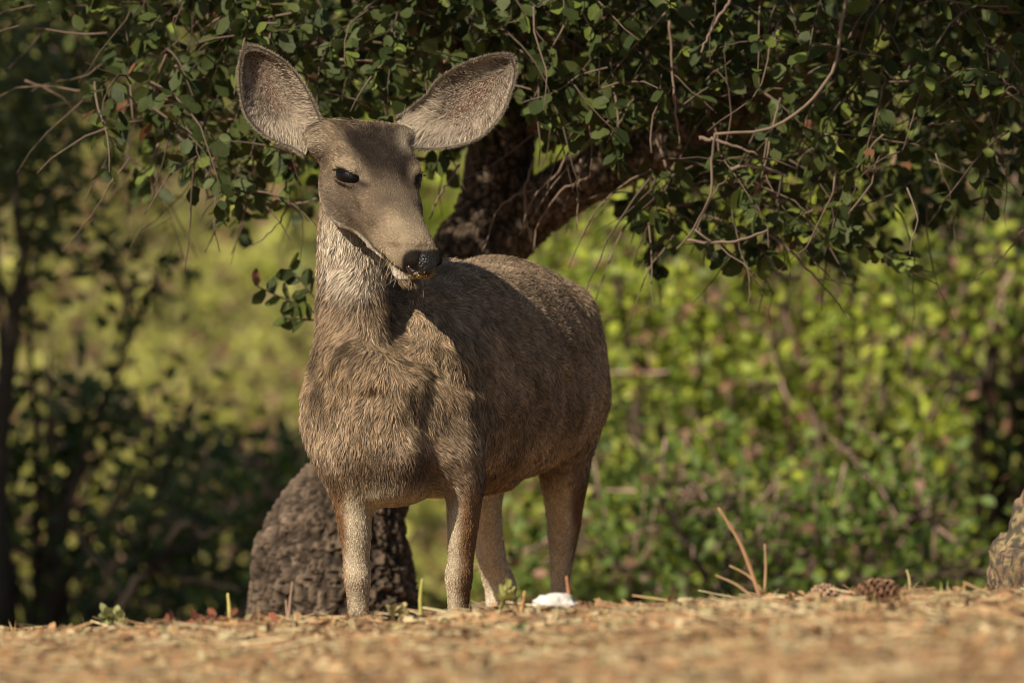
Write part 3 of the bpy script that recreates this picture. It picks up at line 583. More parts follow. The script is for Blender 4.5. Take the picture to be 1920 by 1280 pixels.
def surface_nets(F):
    ins = F < 0; nx, ny, nz = F.shape
    cnt = np.zeros((nx - 1, ny - 1, nz - 1), np.int8)
    for dx in (0, 1):
        for dy in (0, 1):
            for dz in (0, 1): cnt += ins[dx:nx - 1 + dx, dy:ny - 1 + dy, dz:nz - 1 + dz]
    act = (cnt > 0) & (cnt < 8); I = np.argwhere(act); vid = np.full(act.shape, -1, np.int32); vid[act] = np.arange(len(I))
    acc = np.zeros((len(I), 3)); num = np.zeros(len(I))
    cor = [(a, b, c) for a in (0, 1) for b in (0, 1) for c in (0, 1)]
    for a in cor:
        for axis in range(3):
            if a[axis]: continue
            b = list(a); b[axis] = 1
            fa = F[I[:, 0] + a[0], I[:, 1] + a[1], I[:, 2] + a[2]]; fb = F[I[:, 0] + b[0], I[:, 1] + b[1], I[:, 2] + b[2]]
            m_ = (fa < 0) != (fb < 0); t = np.where(m_, fa / np.where(m_, fa - fb, 1), 0)
            p = np.array(a, float)[None] + np.zeros((len(I), 1)); p[:, axis] += t
            acc += p * m_[:, None]; num += m_
    V = I + acc / num[:, None]; Fq = []
    for axis in range(3):
        o1, o2 = [q for q in range(3) if q != axis]
        A = ins; sl0 = [slice(1, -1)] * 3; sl1 = [slice(1, -1)] * 3; sl0[axis] = slice(0, -1); sl1[axis] = slice(1, None)
        a0, a1 = A[tuple(sl0)], A[tuple(sl1)]; ch = np.argwhere(a0 != a1); flip = a0[tuple(ch.T)]
        base = ch.copy(); base[:, o1] += 1; base[:, o2] += 1
        def q(d1, d2):
            c = base.copy(); c[:, o1] += d1; c[:, o2] += d2; return vid[tuple(c.T)]
        qd = np.stack([q(-1, -1), q(0, -1), q(0, 0), q(-1, 0)], -1)
        if axis == 1: flip = ~flip
        qd[~flip] = qd[~flip][:, ::-1]; Fq.append(qd)
    return V, np.concatenate(Fq)
BV, BF = surface_nets(SDF); BV = LO + BV * H
def smooth_verts(V, F, it):
    n = len(V); e0 = np.concatenate([F[:, k] for k in range(4)]); e1 = np.concatenate([F[:, (k + 1) % 4] for k in range(4)])
    deg = np.bincount(e0, minlength=n)[:, None]
    for _ in range(it):
        S = np.stack([np.bincount(e0, V[e1, c], minlength=n) for c in range(3)], -1); V = V * .5 + .5 * S / deg
    return V
BV = smooth_verts(BV, BF, 2)
# muscle and skin relief: fold where the neck meets the chest, shoulder edge, ribs, loose skin
fn = np.cross(BV[BF[:, 2]] - BV[BF[:, 0]], BV[BF[:, 3]] - BV[BF[:, 1]])
VN = unit(np.stack([sum(np.bincount(BF[:, k], fn[:, c], minlength=len(BV)) for k in range(4)) for c in range(3)], -1))
def poly_dist(P2, pts):
    best = np.full(len(P2), 9.)
    pts = np.array([D(a, b_, -.06)[[0, 2]] for a, b_ in pts])
    for a, b_ in zip(pts[:-1], pts[1:]):
        ab = b_ - a; t_ = np.clip(((P2 - a) @ ab) / (ab @ ab), 0, 1); best = np.minimum(best, np.linalg.norm(P2 - a - t_[:, None] * ab, axis=1))
    return best
XZ = BV[:, [0, 2]]; face = sstep(0, .5, -VN[:, 1]) * (BV[:, 1] < .12) * (BV[:, 2] < .84)
g1 = poly_dist(XZ, [(765, 575), (772, 640), (752, 700), (715, 738), (670, 745), (622, 728), (596, 690)]); g2 = poly_dist(XZ, [(700, 745), (712, 820), (728, 900)])
g3 = poly_dist(XZ, [(820, 700), (800, 790), (806, 870), (826, 930)]); g4 = poly_dist(XZ, [(632, 770), (668, 850), (690, 915)])
disp = -face * (.0095 * np.exp(-(g1 / .024) ** 2) + .007 * np.exp(-(g2 / .022) ** 2) + .009 * np.exp(-(g3 / .022) ** 2) + .008 * np.exp(-(g4 / .020) ** 2))
torso = (BV[:, 2] < .86) * sstep(.42, .5, BV[:, 2])
g5 = poly_dist(XZ, [(985, 905), (1030, 850), (1058, 790), (1062, 730)]); g6 = poly_dist(XZ, [(985, 640), (1000, 700)]); sidef = sstep(.05, .4, VN[:, 0]) * (BV[:, 1] > .35)
disp = disp - sidef * (.010 * np.exp(-(g5 / .02) ** 2) + .010 * np.exp(-(g6 / .05) ** 2))
qh = BV - POLL; th, lh, nh_ = qh @ HA, np.abs(qh @ HL), qh @ HN; inh = sstep(.84, .88, BV[:, 2]) * (nh_ > -.16)
disp = disp - inh * .0045 * np.exp(-((th - .165) / .03) ** 2 - ((nh_ + .052) / .010) ** 2) * (lh > .02)      # hollow before the eye
disp = disp + inh * .0040 * np.exp(-((th - .175) / .045) ** 2 - ((nh_ + .075) / .012) ** 2) * (lh > .02)     # cheek ridge
disp = disp - inh * .0040 * np.exp(-((th - .12) / .04) ** 2 - ((nh_ + .098) / .010) ** 2) * (lh > .02)
disp = disp - inh * .0050 * np.exp(-((th - .055) / .03) ** 2 - (lh / .014) ** 2) * (nh_ > -.04)              # furrow of the forehead
disp = disp + torso * ((fbm(BV * (9, 9, 7), 15, 3) - .5) * .026)
rib = np.sin((BV @ TU) * 85 + BV[:, 2] * 22) * sstep(.12, .2, BV @ TU) * sstep(.58, .45, BV @ TU) * sstep(.45, .52, BV[:, 2]) * sstep(.78, .68, BV[:, 2]); disp = disp + rib * .0022
BV = BV + VN * disp[:, None]; BV = smooth_verts(BV, BF, 1)
fn = np.cross(BV[BF[:, 2]] - BV[BF[:, 0]], BV[BF[:, 3]] - BV[BF[:, 1]]); FA = np.linalg.norm(fn, axis=1) / 2; FN = unit(fn)
VN = unit(np.stack([sum(np.bincount(BF[:, k], fn[:, c], minlength=len(BV)) for k in range(4)) for c in range(3)], -1))
print('deer verts', len(BV), 'quads', len(BF))

def to_px(P):
    Y = P[:, 1] + DEER_Y; return 960 + (P[:, 0] + DO[0]) / Y * FPX, 640 - (P[:, 2] - CAM_Z) / Y * FPX
def head_w(P):
    q = P - POLL; t = q @ HA; n_ = q @ HN
    return sstep(-.03, .05, t + (n_ + .10) * .35) * sstep(-.155, -.135, n_) * (q @ HA < .5) * (P[:, 2] > .8) * sstep(-.12, -.02, -(P[:, 1] - .12))
zk = lambda py: CAM_Z - (py - 640) / FPX * DEER_Y
LEGX = {'fl': D(667, 1000, 0)[0], 'fr': D(866, 1000, 0)[0], 'hl': D(1056, 1000, .88)[0], 'hr': D(920, 1000, .8)[0]}
def coat(P, Nn):
    """albedo of the coat at body point P (deer coordinates)"""
    n = len(P); z = P[:, 2]; q = P - POLL; t = q @ HA; l = q @ HL; hn = q @ HN; hw = head_w(P)[:, None]
    n1 = fbm(P * 9, 21, 3)[:, None]; n2 = fbm(P * (45, 45, 28), 22, 3)[:, None]
    c = lerp(np.array((.185, .137, .092)), np.array((.315, .238, .163)), sstep(.3, .7, n1)) * (.72 + .56 * n2)
    # back a little greyer and darker, lower chest rusty, brisket and belly dark brown with shadow painted in
    front = sstep(.12, -.05, P[:, 1])[:, None]
    c = lerp(c, np.array((.250, .180, .108)) * (.7 + .6 * n2), front * sstep(.50, .62, z)[:, None] * sstep(.80, .66, z)[:, None] * .55)
    dk = sstep(.10, .02, np.abs(z - .435))[:, None] * front * sstep(.13, .04, np.abs(P[:, 0] - D(745, 900, 0)[0]))[:, None]
    c = lerp(c, np.array((.055, .034, .022)), dk * .85)
    # white throat patch and paler front of the neck
    thr = sstep(.13, .06, np.hypot((P[:, 0] - D(660, 485, 0)[0]) * 1.3, (z - zk(470)) * 1.15))[:, None] * sstep(0, .5, -Nn[:, 1])[:, None]
    c = lerp(c, np.array((.47, .40, .31)) * (.75 + .5 * n2), thr * (1 - hw) * .95)
    tuft = sstep(.57, .70, fbm(P * (34, 34, 15), 31, 2))[:, None] * front * sstep(.50, .6, z)[:, None]
    c = lerp(c, c * .32, tuft * .8)
    # legs: pale inside, rust outside
    lw = sstep(.47, .38, z)[:, None]; hind = P[:, 1] > .45
    mid = np.where(hind, (LEGX['hl'] + LEGX['hr']) / 2, (LEGX['fl'] + LEGX['fr']) / 2); cx = np.where(P[:, 0] < mid, np.where(hind, LEGX['hr'], LEGX['fl']), np.where(hind, LEGX['hl'], LEGX['fr']))
    inner = np.where(P[:, 0] < mid, 1, -1) * (P[:, 0] - cx)
    pale = sstep(-.012, .008, inner + .012 * (n2[:, 0] - .5) + .014 * (P[:, 0] < mid) - .006 * (P[:, 0] > mid) + .022 * hind)[:, None]  # pale side widened on the hind legs to counter their shade
    rust = lerp(np.array((.20, .112, .056)), np.array((.135, .088, .055)), sstep(.3, .15, z)[:, None]); cream = np.array((.50, .415, .29))
    cream = np.where(hind[:, None], np.array((.64, .53, .39)), cream)  # hind cream lightened to make up for the body's shade
    c = lerp(c, lerp(rust, cream, pale) * (.7 + .6 * n2), lw)
    # head
    h = np.array((.185, .139, .094)) * (.5 + 1.0 * n2)
    fore = sstep(.076, .044, np.hypot((l - .012) * 1.0, (t - .05) * .58)) * sstep(-.062, -.035, hn); h = lerp(h, np.array((.026, .019, .015)) * (.6 + .8 * n2), fore[:, None] * .94)
    nas = sstep(.17, .25, t) * sstep(.345, .27, t); h = lerp(h, np.array((.42, .33, .215)) * (.7 + .6 * n2), (nas * .8)[:, None]); chk = sstep(.05, .09, t) * sstep(.20, .14, t) * sstep(-.045, -.06, hn); h = lerp(h, np.array((.125, .098, .073)) * (.6 + .8 * n2), (chk * .55)[:, None])
    bridge = sstep(.024, .010, np.abs(l)) * sstep(.10, .15, t) * sstep(.27, .22, t) * sstep(-.03, -.01, hn); h = lerp(h, np.array((.20, .155, .105)), (bridge * .6)[:, None])
    muz = sstep(.304, .314, t) * sstep(-.070, -.055, hn); h = lerp(h, np.array((.012, .009, .007)), (muz * .97)[:, None])
    chin = sstep(-.066 - .26 * (.31 - t), -.071 - .26 * (.31 - t), hn) * sstep(.08, .16, t); h = lerp(h, np.array((.70, .62, .50)), (chin * .95)[:, None])
    jaw = sstep(-.105, -.125, hn) * sstep(.02, .07, t); h = lerp(h, np.array((.37, .31, .235)), (jaw * .7)[:, None])
    mline = sstep(.006, .002, np.abs(hn + .068 + .26 * (.31 - t))) * sstep(.19, .215, t) * sstep(.318, .31, t); h = lerp(h, np.array((.03, .022, .017)), (mline * .85)[:, None])
    lipspot = sstep(.020, .008, np.hypot(t - .262, hn + .088)); h = lerp(h, np.array((.03, .022, .016)), (lipspot * .8)[:, None])
    for sg in (-1, 1):
        d_ = P - EYE[sg]; ea, ou, vv = EYE_A[sg]
        rr = np.hypot((d_ @ ea) * .5, d_ @ vv) + .5 * np.maximum(-(d_ @ ou), 0)
        ring = sstep(.040, .020, rr) * sstep(-.004, .010, d_ @ vv); h = lerp(h, np.array((.36, .285, .19)), (ring * .8)[:, None]); low = sstep(.034, .016, rr) * sstep(.0, -.012, d_ @ vv); h = lerp(h, np.array((.10, .076, .055)), (low * .6)[:, None])
        lid = sstep(.0145, .0102, rr); h = lerp(h, np.array((.018, .013, .010)), lid[:, None])
        td = sstep(.006, .002, np.abs(d_ @ vv + .004 * (d_ @ ea) / .04)) * sstep(.022, .03, d_ @ ea) * sstep(.055, .04, d_ @ ea) * (np.abs(l) > .02) * (np.sign(l) == sg); h = lerp(h, np.array((.03, .02, .015)), td[:, None] * .8)
    c = lerp(c, h, hw)
    for e_ in (D(588, 265, 0), D(772, 262, 0)):
        er = sstep(.036, .012, np.hypot(P[:, 0] - e_[0], z - e_[2]))[:, None]; c = lerp(c, np.array((.30, .25, .185)) * (.6 + .8 * n2), er * .75)
    return np.clip(c, .006, .8)
vc = coat(BV, VN)
BVw = BV - np.array((0, 0, DO[2]))
body = obj('body', mesh_np('body', BVw, [BF], vc * .55), M_skin, deer)  # hide darkened under the fur to paint shade into gaps between hairs

def flow(P, Nn):
    """lie of the coat"""
    q = P - POLL; hw = head_w(P)[:, None]; z = P[:, 2]
    g = np.tile(TU * .85 + np.array((0, 0, -.55)), (len(P), 1))
    fr = sstep(.18, .0, P[:, 1])[:, None]; side = np.sign(P[:, 0] - D(740, 700, 0)[0])[:, None]
    g = lerp(g, np.array((0, .12, -1.)) + side * np.array((.15, 0, 0)), fr)
    lw = sstep(.52, .42, z)[:, None]; g = lerp(g, np.array((0, .05, -1.)), lw)
    thigh = sstep(.55, .7, P[:, 1])[:, None]; g = lerp(g, TU * .5 + np.array((0, 0, -.9)), thigh * (1 - lw))
    sh = np.exp(-((P[:, 0] - D(820, 850, 0)[0]) ** 2 + (z - zk(860)) ** 2) / .0065)[:, None] * fr
    g = g + sh * np.array((.8, 0, .25))
    lat = q @ HL
    hd = -HA[None] * .8 + HL[None] * np.sign(lat)[:, None] * .35 - HN[None] * .35 * (np.abs(lat)[:, None] > .03); g = lerp(g, hd, hw)
    w = np.stack([vnoise(P * 16, 61 + k) - .5 for k in range(3)], -1) * .9 + np.stack([vnoise(P * 55, 71 + k) - .5 for k in range(3)], -1) * .9
    g = unit(g) + w * np.where(hw > .5, .5, 1.05)
    return unit(g - Nn * np.sum(g * Nn, -1, keepdims=True))
def ribbons(P, d, Nn, Ln, W, C0, C1, bend=.35):
    n = len(P); s = unit(np.cross(d, Nn)); roll = rng.normal(0, .5, (n, 1)); s = unit(s * np.cos(roll) + Nn * np.sin(roll))
    p1 = P + d * (Ln * .5)[:, None]; d2 = unit(d - Nn * bend + rng.normal(0, .12, (n, 3))); p2 = p1 + d2 * (Ln * .5)[:, None]
    w = (W / 2)[:, None]; V = np.stack([P - s * w, P + s * w, p1 - s * w * .8, p1 + s * w * .8, p2], 1).reshape(-1, 3)
    k = np.arange(n)[:, None] * 5; C = np.stack([C0, C0, lerp(C0, C1, .6), lerp(C0, C1, .6), C1], 1).reshape(-1, 3)
    return V, k + np.array([[2, 3, 4]]), k + np.array([[0, 1, 3, 2]]), C
def grow(n, sel_w):
    cum = np.cumsum(FA * sel_w); r = np.searchsorted(cum, rng.random(n) * cum[-1]); q = BF[r]; a, b = rng.random((n, 1)), rng.random((n, 1))
    P = (1 - a) * ((1 - b) * BV[q[:, 0]] + b * BV[q[:, 1]]) + a * ((1 - b) * BV[q[:, 3]] + b * BV[q[:, 2]])
    return P, FN[r]
FC = BV[BF].mean(1); fhw = head_w(FC); fz = FC[:, 2]
sel = np.where(fz < .12, .25, 1.) * (1 + 1.9 * (fhw > .5)) * np.where((fz < .47) & (fhw < .5), 1.5, 1)
sel = sel * np.where(FN[:, 1] > .35, .45, 1.0)                       # the side turned away needs fewer
P, Nn = grow(500000, sel); hw = head_w(P); z = P[:, 2]; q = P - POLL; t = q @ HA; n = len(P)
bare = np.zeros(n, bool)
for sg in (-1, 1):
    d_ = P - EYE[sg]; ea, ou, vv = EYE_A[sg]; bare |= (np.hypot((d_ @ ea) * .42, d_ @ vv) < .0115) & (np.abs(d_ @ ou) < .03)
bare |= (hw > .5) & (t > .318) & (q @ HN > -.066)
P, Nn, hw, z, t = [a[~bare] for a in (P, Nn, hw, z, t)]; n = len(P)
d = flow(P, Nn); legw = sstep(.47, .38, z)
Ln = lerp(lerp(.0150, .0095, legw), lerp(.0085, .0055, sstep(.03, .2, t)), hw); neck = sstep(.10, -.02, P[:, 1]) * (z > .5) * (1 - hw); Ln = Ln * (1 + .30 * neck) * rng.uniform(.6, 1.3, n)
lift = lerp(lerp(.34, .24, legw), .28, hw) * rng.uniform(.5, 1.5, n); hd_ = unit(d + Nn * lift[:, None])
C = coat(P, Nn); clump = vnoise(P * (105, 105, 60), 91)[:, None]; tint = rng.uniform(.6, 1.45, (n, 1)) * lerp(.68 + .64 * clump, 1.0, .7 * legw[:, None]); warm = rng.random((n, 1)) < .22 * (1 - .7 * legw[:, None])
tint = tint ** (1 - .6 * legw[:, None]); C1 = np.where(warm, C * np.array((1.62, 1.48, 1.22)), C * 1.25) * tint; C0 = C * .42 * tint; dark = rng.random((n, 1)) < (.15 + .22 * hw[:, None]) * (1 - .8 * legw[:, None]); C1 = np.where(dark, C * .35, C1)  # agouti roots, deepened further as painted shade between hairs
W = lerp(lerp(.00115, .00098, legw), .00085, hw) * rng.uniform(.7, 1.3, n)
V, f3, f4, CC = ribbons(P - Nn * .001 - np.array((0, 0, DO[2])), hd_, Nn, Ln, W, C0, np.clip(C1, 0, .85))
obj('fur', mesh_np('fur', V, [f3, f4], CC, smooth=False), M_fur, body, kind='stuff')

# ears ---------------------------------------------------------------
def ear(A, B, ya, yb, ytip, cup, seed, flip):
    """A, B: the two rims from root to tip as photo points; ya/yb: their depth at the root"""
    r = np.random.default_rng(seed); nS, nT = 60, 36
    def rim(pts, y0):
        pts = np.array(pts, float); k = np.linspace(0, 1, len(pts)); yy = lerp(y0, ytip, k ** .8)
        return catmull(np.array([D(px, py, y) for (px, py), y in zip(pts, yy)]), nS)
    Ra, Rb = rim(A, ya), rim(B, yb); s = np.linspace(0, 1, nS); tq = np.linspace(0, 1, nT)
    prof = cup * np.sin(np.pi * np.clip(s * .86 + .13, 0, 1)) ** .8
    G = Ra[:, None] * (1 - tq)[None, :, None] + Rb[:, None] * tq[None, :, None]
    G[:, :, 1] += prof[:, None] * (1 - np.abs(2 * tq - 1) ** 2.2)[None]
    G[:, :, 1] -= .0 * (np.exp(-((tq - .97) / .06) ** 2) + np.exp(-((tq - .03) / .06) ** 2))[None] * np.sin(np.pi * s)[:, None]
    du = np.gradient(G, axis=0); dv = np.gradient(G, axis=1); Ng = unit(np.cross(du, dv)); Ng = Ng * np.where(Ng[..., 1:2] > 0, -1, 1)    # towards the opening
    back = G - Ng * ((.0025 + .006 * (1 - s))[:, None] * (.25 + 2.5 * np.minimum(tq, 1 - tq)[None].clip(0, .3)))[..., None]; sh = G.shape
    i, j = np.meshgrid(np.arange(nS - 1), np.arange(nT - 1), indexing='ij'); f = np.stack([i * nT + j, (i + 1) * nT + j, (i + 1) * nT + j + 1, i * nT + j + 1], -1).reshape(-1, 4)
    o = nS * nT; edge = [np.stack([np.arange(nS - 1) * nT + e_, np.arange(1, nS) * nT + e_, np.arange(1, nS) * nT + e_ + o, np.arange(nS - 1) * nT + e_ + o], -1) for e_ in (0, nT - 1)]
    edge.append(np.stack([(nS - 1) * nT + np.arange(nT - 1), (nS - 1) * nT + np.arange(1, nT), (nS - 1) * nT + np.arange(1, nT) + o, (nS - 1) * nT + np.arange(nT - 1) + o], -1))
    Gf, Bf, Nf = G.reshape(-1, 3), back.reshape(-1, 3), Ng.reshape(-1, 3); ss = np.repeat(s, nT); tt2 = np.tile(tq, nS)
    nz = fbm(Gf * (40, 40, 40), seed, 3)
    def inner_col(ss, tt2, nz):
        n = len(ss); edge_d = np.minimum(tt2, 1 - tt2); c = np.tile(np.array((.14, .105, .078)), (n, 1))
        c = lerp(c, np.array((.115, .052, .040)), (sstep(.15, .06, np.abs(tt2 - .5)) * sstep(.25, .4, ss) * sstep(.85, .6, ss))[:, None] * .7)
        c = lerp(c, np.array((.030, .020, .016)), (sstep(.62, .78, ss) * sstep(.98, .88, ss) * sstep(.10, .25, edge_d))[:, None] * .8)
        c = lerp(c, np.array((.33, .275, .20)), (sstep(.42, .08, ss) * .9)[:, None])
        c = lerp(c, np.array((.060, .043, .032)), (sstep(.26, .10, edge_d) * sstep(.25, .5, ss))[:, None] * .75)
        c = lerp(c, np.array((.24, .195, .145)), (sstep(.07, .02, edge_d) * .8)[:, None])
        c = lerp(c, np.array((.28, .23, .17)), (sstep(.55, .72, nz) * sstep(.9, .6, ss) * .6)[:, None])
        return c * (.75 + .5 * nz)[:, None]
    ci = inner_col(ss, tt2, nz); cb = np.tile(np.array((.12, .092, .068)), (len(Gf), 1)) * (.7 + .6 * nz)[:, None]
    zz = np.array((0, 0, DO[2]))
    eo = obj('ear', mesh_np('ear', np.vstack([Gf, Bf]) - zz, [f, f[:, ::-1] + o] + edge, np.vstack([ci, cb]) * .85), M_skin, deer)
    # hair: inside (long and pale, from rim and root), outside short, fringe round the rim
    b = Buf(); nh = 20000; si = r.random(nh) ** .9; ti = r.random(nh); I = (si * (nS - 1)).astype(int); J = (ti * (nT - 1)).astype(int); a = (si * (nS - 1) - I)[:, None]; bb = (ti * (nT - 1) - J)[:, None]
    I2, J2 = np.minimum(I + 1, nS - 1), np.minimum(J + 1, nT - 1)
    Pq = (1 - a) * ((1 - bb) * G[I, J] + bb * G[I, J2]) + a * ((1 - bb) * G[I2, J] + bb * G[I2, J2]); Nq = Ng[I, J]
    along = unit(du[I, J]); across = unit(dv[I, J]) * np.where(ti < .5, 1, -1)[:, None]; ed = np.minimum(ti, 1 - ti)
    dirn = unit(along * .8 + across * (1.2 * sstep(.3, .05, ed))[:, None] + Nq * .55 + r.normal(0, .35, (nh, 3)))
    ln = .010 * (.5 + 2.6 * sstep(.45, .0, si)) * (1 + .8 * sstep(.3, .05, ed)) * r.uniform(.5, 1.4, nh)
    cc = inner_col(si, ti, fbm(Pq * 40, seed, 3)) * r.uniform(.7, 1.5, (nh, 1)); lt = r.random((nh, 1)) < lerp(.50, .22, sstep(.26, .10, ed) * sstep(.25, .5, si))[:, None]; cc = np.where(lt, np.array((.38, .32, .24)) * r.uniform(.6, 1.2, (nh, 1)), cc)
    V, f3, f4, C_ = ribbons(Pq - zz, dirn, Nq, ln, np.full(nh, .0010), cc * .8, np.clip(cc * 1.25, 0, .8), .25); b.add(V, f3, f4, C_)
    nh = 7000; si = r.random(nh); ti = r.random(nh); I = (si * (nS - 1)).astype(int); J = (ti * (nT - 1)).astype(int); Pq = back[I, J] + r.normal(0, .0015, (nh, 3)); Nq = -Ng[I, J]
    cc = np.array((.13, .10, .074)) * r.uniform(.6, 1.5, (nh, 1)); V, f3, f4, C_ = ribbons(Pq - zz, unit(du[I, J] * 40 + Nq * .35 + r.normal(0, .15, (nh, 3))), Nq, .007 * r.uniform(.6, 1.3, nh), np.full(nh, .0012), cc * .7, cc * 1.2); b.add(V, f3, f4, C_)
    for R_, inn, J0 in ((Ra, 1, 0), (Rb, -1, nT - 1)):
        nh = 6500; si = r.random(nh); I = (si * (nS - 1)).astype(int); a = (si * (nS - 1) - I)[:, None]; I2 = np.minimum(I + 1, nS - 1); Pq = R_[I] * (1 - a) + R_[I2] * a
        outd = -unit(dv[I, J0]) * inn; Nq = Ng[I, J0]; dirn = unit(outd * .6 + unit(du[I, J0]) * .6 + Nq * r.normal(.2, .4, (nh, 1)) + r.normal(0, .3, (nh, 3)))
        cc = np.array((.27, .225, .17)) * r.uniform(.4, 1.5, (nh, 1)); V, f3, f4, C_ = ribbons(Pq - zz, dirn, Nq, .0065 * r.uniform(.3, 1.4, nh), np.full(nh, .0007), cc * .7, cc * 1.2, .1); b.add(V, f3, f4, C_)
    obj('ear_fur', b.mesh('ear_fur', smooth=False), M_fur, eo, kind='stuff')
ear([(572, 292), (545, 276), (500, 256), (466, 222), (453, 180), (450, 135), (455, 102), (466, 90)],
    [(604, 236), (596, 214), (585, 190), (564, 152), (534, 118), (505, 100), (482, 91), (466, 90)], -.045, -.03, .02, .040, 3, 1)
ear([(742, 226), (770, 205), (800, 180), (822, 152), (862, 126), (905, 110), (940, 104), (958, 108)],
    [(764, 274), (800, 279), (850, 274), (900, 256), (938, 216), (957, 172), (966, 132), (958, 108)], .03, -.02, .03, .030, 4, -1)
# eyes, nose, whiskers, crumbs, hooves -----------------------------------
def uv_ellipsoid(c, r, R, nu=28, nv=18):
    a = np.linspace(0, 2 * math.pi, nu, endpoint=False); b = np.linspace(0, math.pi, nv); A, B_ = np.meshgrid(a, b)
    L_ = np.stack([np.cos(B_) * r[0], np.sin(B_) * np.cos(A) * r[1], np.sin(B_) * np.sin(A) * r[2]], -1).reshape(-1, 3); V = np.asarray(c) + L_ @ np.asarray(R)
    i, j = np.meshgrid(np.arange(nv - 1), np.arange(nu), indexing='ij'); k = (j + 1) % nu
    return V, np.stack([i * nu + j, i * nu + k, (i + 1) * nu + k, (i + 1) * nu + j], -1).reshape(-1, 4)
zz = np.array((0, 0, DO[2]))
for sg in (-1, 1):
    ea, ou, vv = EYE_A[sg]; V, f = uv_ellipsoid(EYE[sg] - ou * .0062, (.0280, .0190, .0170), (ea, ou, vv)); b = Buf(); b.add(V - zz, None, f)
    eo = obj('eye', b.mesh('eye'), M_eye, deer)
    b = Buf(); r = np.random.default_rng(4); nl = 46; upv = vv
    for k in range(nl):
        s_k = lerp(-.020, .018, k / nl); p0 = EYE[sg] + ea * s_k + upv * (.0095 - 9 * s_k * s_k) + ou * .004
        d0 = unit(ou * 1.0 - HN * .35 + ea * s_k * 14 + np.array((0, 0, -.25)) + r.normal(0, .12, 3)); P_ = p0 + d0 * np.linspace(0, .015 * r.uniform(.7, 1.2), 4)[:, None] + np.array((0, 0, 1)) * (np.linspace(0, 1, 4) ** 2 * .002)[:, None]
        v, f3, f4 = tube(P_, np.linspace(.0006, .0002, 4), 3); b.add(v - zz, f3, f4, (.012, .009, .007))
    obj('eyelashes', b.mesh('eyelashes'), M_fur, eo, kind='stuff')
nb = Buf()
def rot_ell(c, r): return uv_ellipsoid(c, r, (HA, HL, HN), 40, 26)
V, f = rot_ell(hp(.319, 0, -.037), (.027, .0300, .0245)); q = V - hp(.319, 0, -.037); l = q @ HL; n_ = q @ HN; t = q @ HA
dent = np.exp(-((np.abs(l) - .021) / .0075) ** 2 - ((n_ - .002) / .0055) ** 2) * (t > 0); groove = np.exp(-(l / .0022) ** 2) * (t > 0) * (n_ < .006)
V = V - np.outer(dent * .011 + groove * .002, HA) + np.outer(np.exp(-((np.abs(l) - .022) / .008) ** 2) * sstep(0, .012, n_) * .004, HN); nb.add(V - zz, None, f); obj('nose', nb.mesh('nose'), M_nose, deer)
cb = Buf(); r = np.random.default_rng(8)
for k in range(120):
    l = r.normal(.004, .014); n_ = -.050 + r.normal(0, .0075); c = hp(.319 + .027 * math.sqrt(max(.05, 1 - (l / .0300) ** 2 - ((n_ + .037) / .0245) ** 2)), l, n_)
    V, f = uv_ellipsoid(c, r.uniform(.0008, .0021, 3), np.eye(3), 5, 4); cb.add(V - zz, None, f, np.array((.42, .27, .09)) * r.uniform(.4, 1.2))
obj('soil_crumbs', cb.mesh('soil_crumbs', smooth=False), M_litter, deer, kind='stuff')
wb = Buf()
for k in range(64):
    tq = r.uniform(.22, .325); l = r.choice((-1, 1)) * r.uniform(.008, .036); p0 = hp(tq, l, r.uniform(-.082, -.055)); d0 = unit(np.array((r.normal(0, .35), -.35, -1.0)) + HL * np.sign(l) * .3)
    P_ = p0 + d0 * np.linspace(0, r.uniform(.015, .045), 5)[:, None] + HA * (np.linspace(0, 1, 5) ** 2 * r.normal(0, .008))[:, None]
    v, f3, f4 = tube(P_, np.linspace(.0006, .0002, 5), 3); wb.add(v - zz, f3, f4, np.array((.35, .27, .17)) * r.uniform(.4, 1.2))
obj('whiskers', wb.mesh('whiskers'), M_fur, deer, kind='stuff')
for px, dy in ((673, -.05), (858, -.04), (1050, .90), (906, .82)):
    for sd in (-1, 1):
        c = D(px, 1340, dy); x0, y0 = c[0] + sd * .0135, c[1]; b = Buf(); ns = 10; rings = []
        for zz_, k, fw in ((0, 1.0, .030), (.018, .92, .020), (.040, .72, .004), (.048, .4, 0)):
            a = np.linspace(0, 2 * math.pi, ns, endpoint=False); rings.append(np.stack([x0 + np.cos(a) * .0125 * k, y0 + np.sin(a) * .022 * k - np.maximum(-np.sin(a), 0) * fw, np.full(ns, zz_)], -1))
        V = np.concatenate(rings); i, j = np.meshgrid(np.arange(3), np.arange(ns), indexing='ij'); k = (j + 1) % ns
        f = np.stack([i * ns + j, i * ns + k, (i + 1) * ns + k, (i + 1) * ns + j], -1).reshape(-1, 4); tops = np.array([[30, 31, 32, 33], [30, 33, 34, 39], [34, 35, 38, 39], [35, 36, 37, 38]]); b.add(V, None, np.vstack([f, tops])); obj('hoof', b.mesh('hoof'), M_hoof, deer)
# ------------------------------------------------------------------ litter and small things on the bank
def gz_n(x, y): return ground_z(x, y) + ground_bump(x, y)
def in_view(n, y0, y1, pw=1.0):
    y = y0 + (y1 - y0) * rng.random(n) ** pw; x = rng.uniform(-1350, 1350, n) / FPX * y; return x, y, gz_n(x, y)
TAN = np.array([(.36, .205, .095), (.26, .13, .06), (.44, .31, .17), (.16, .08, .04), (.35, .18, .08), (.31, .23, .115)]) * (.92, 1.06, 1.12)
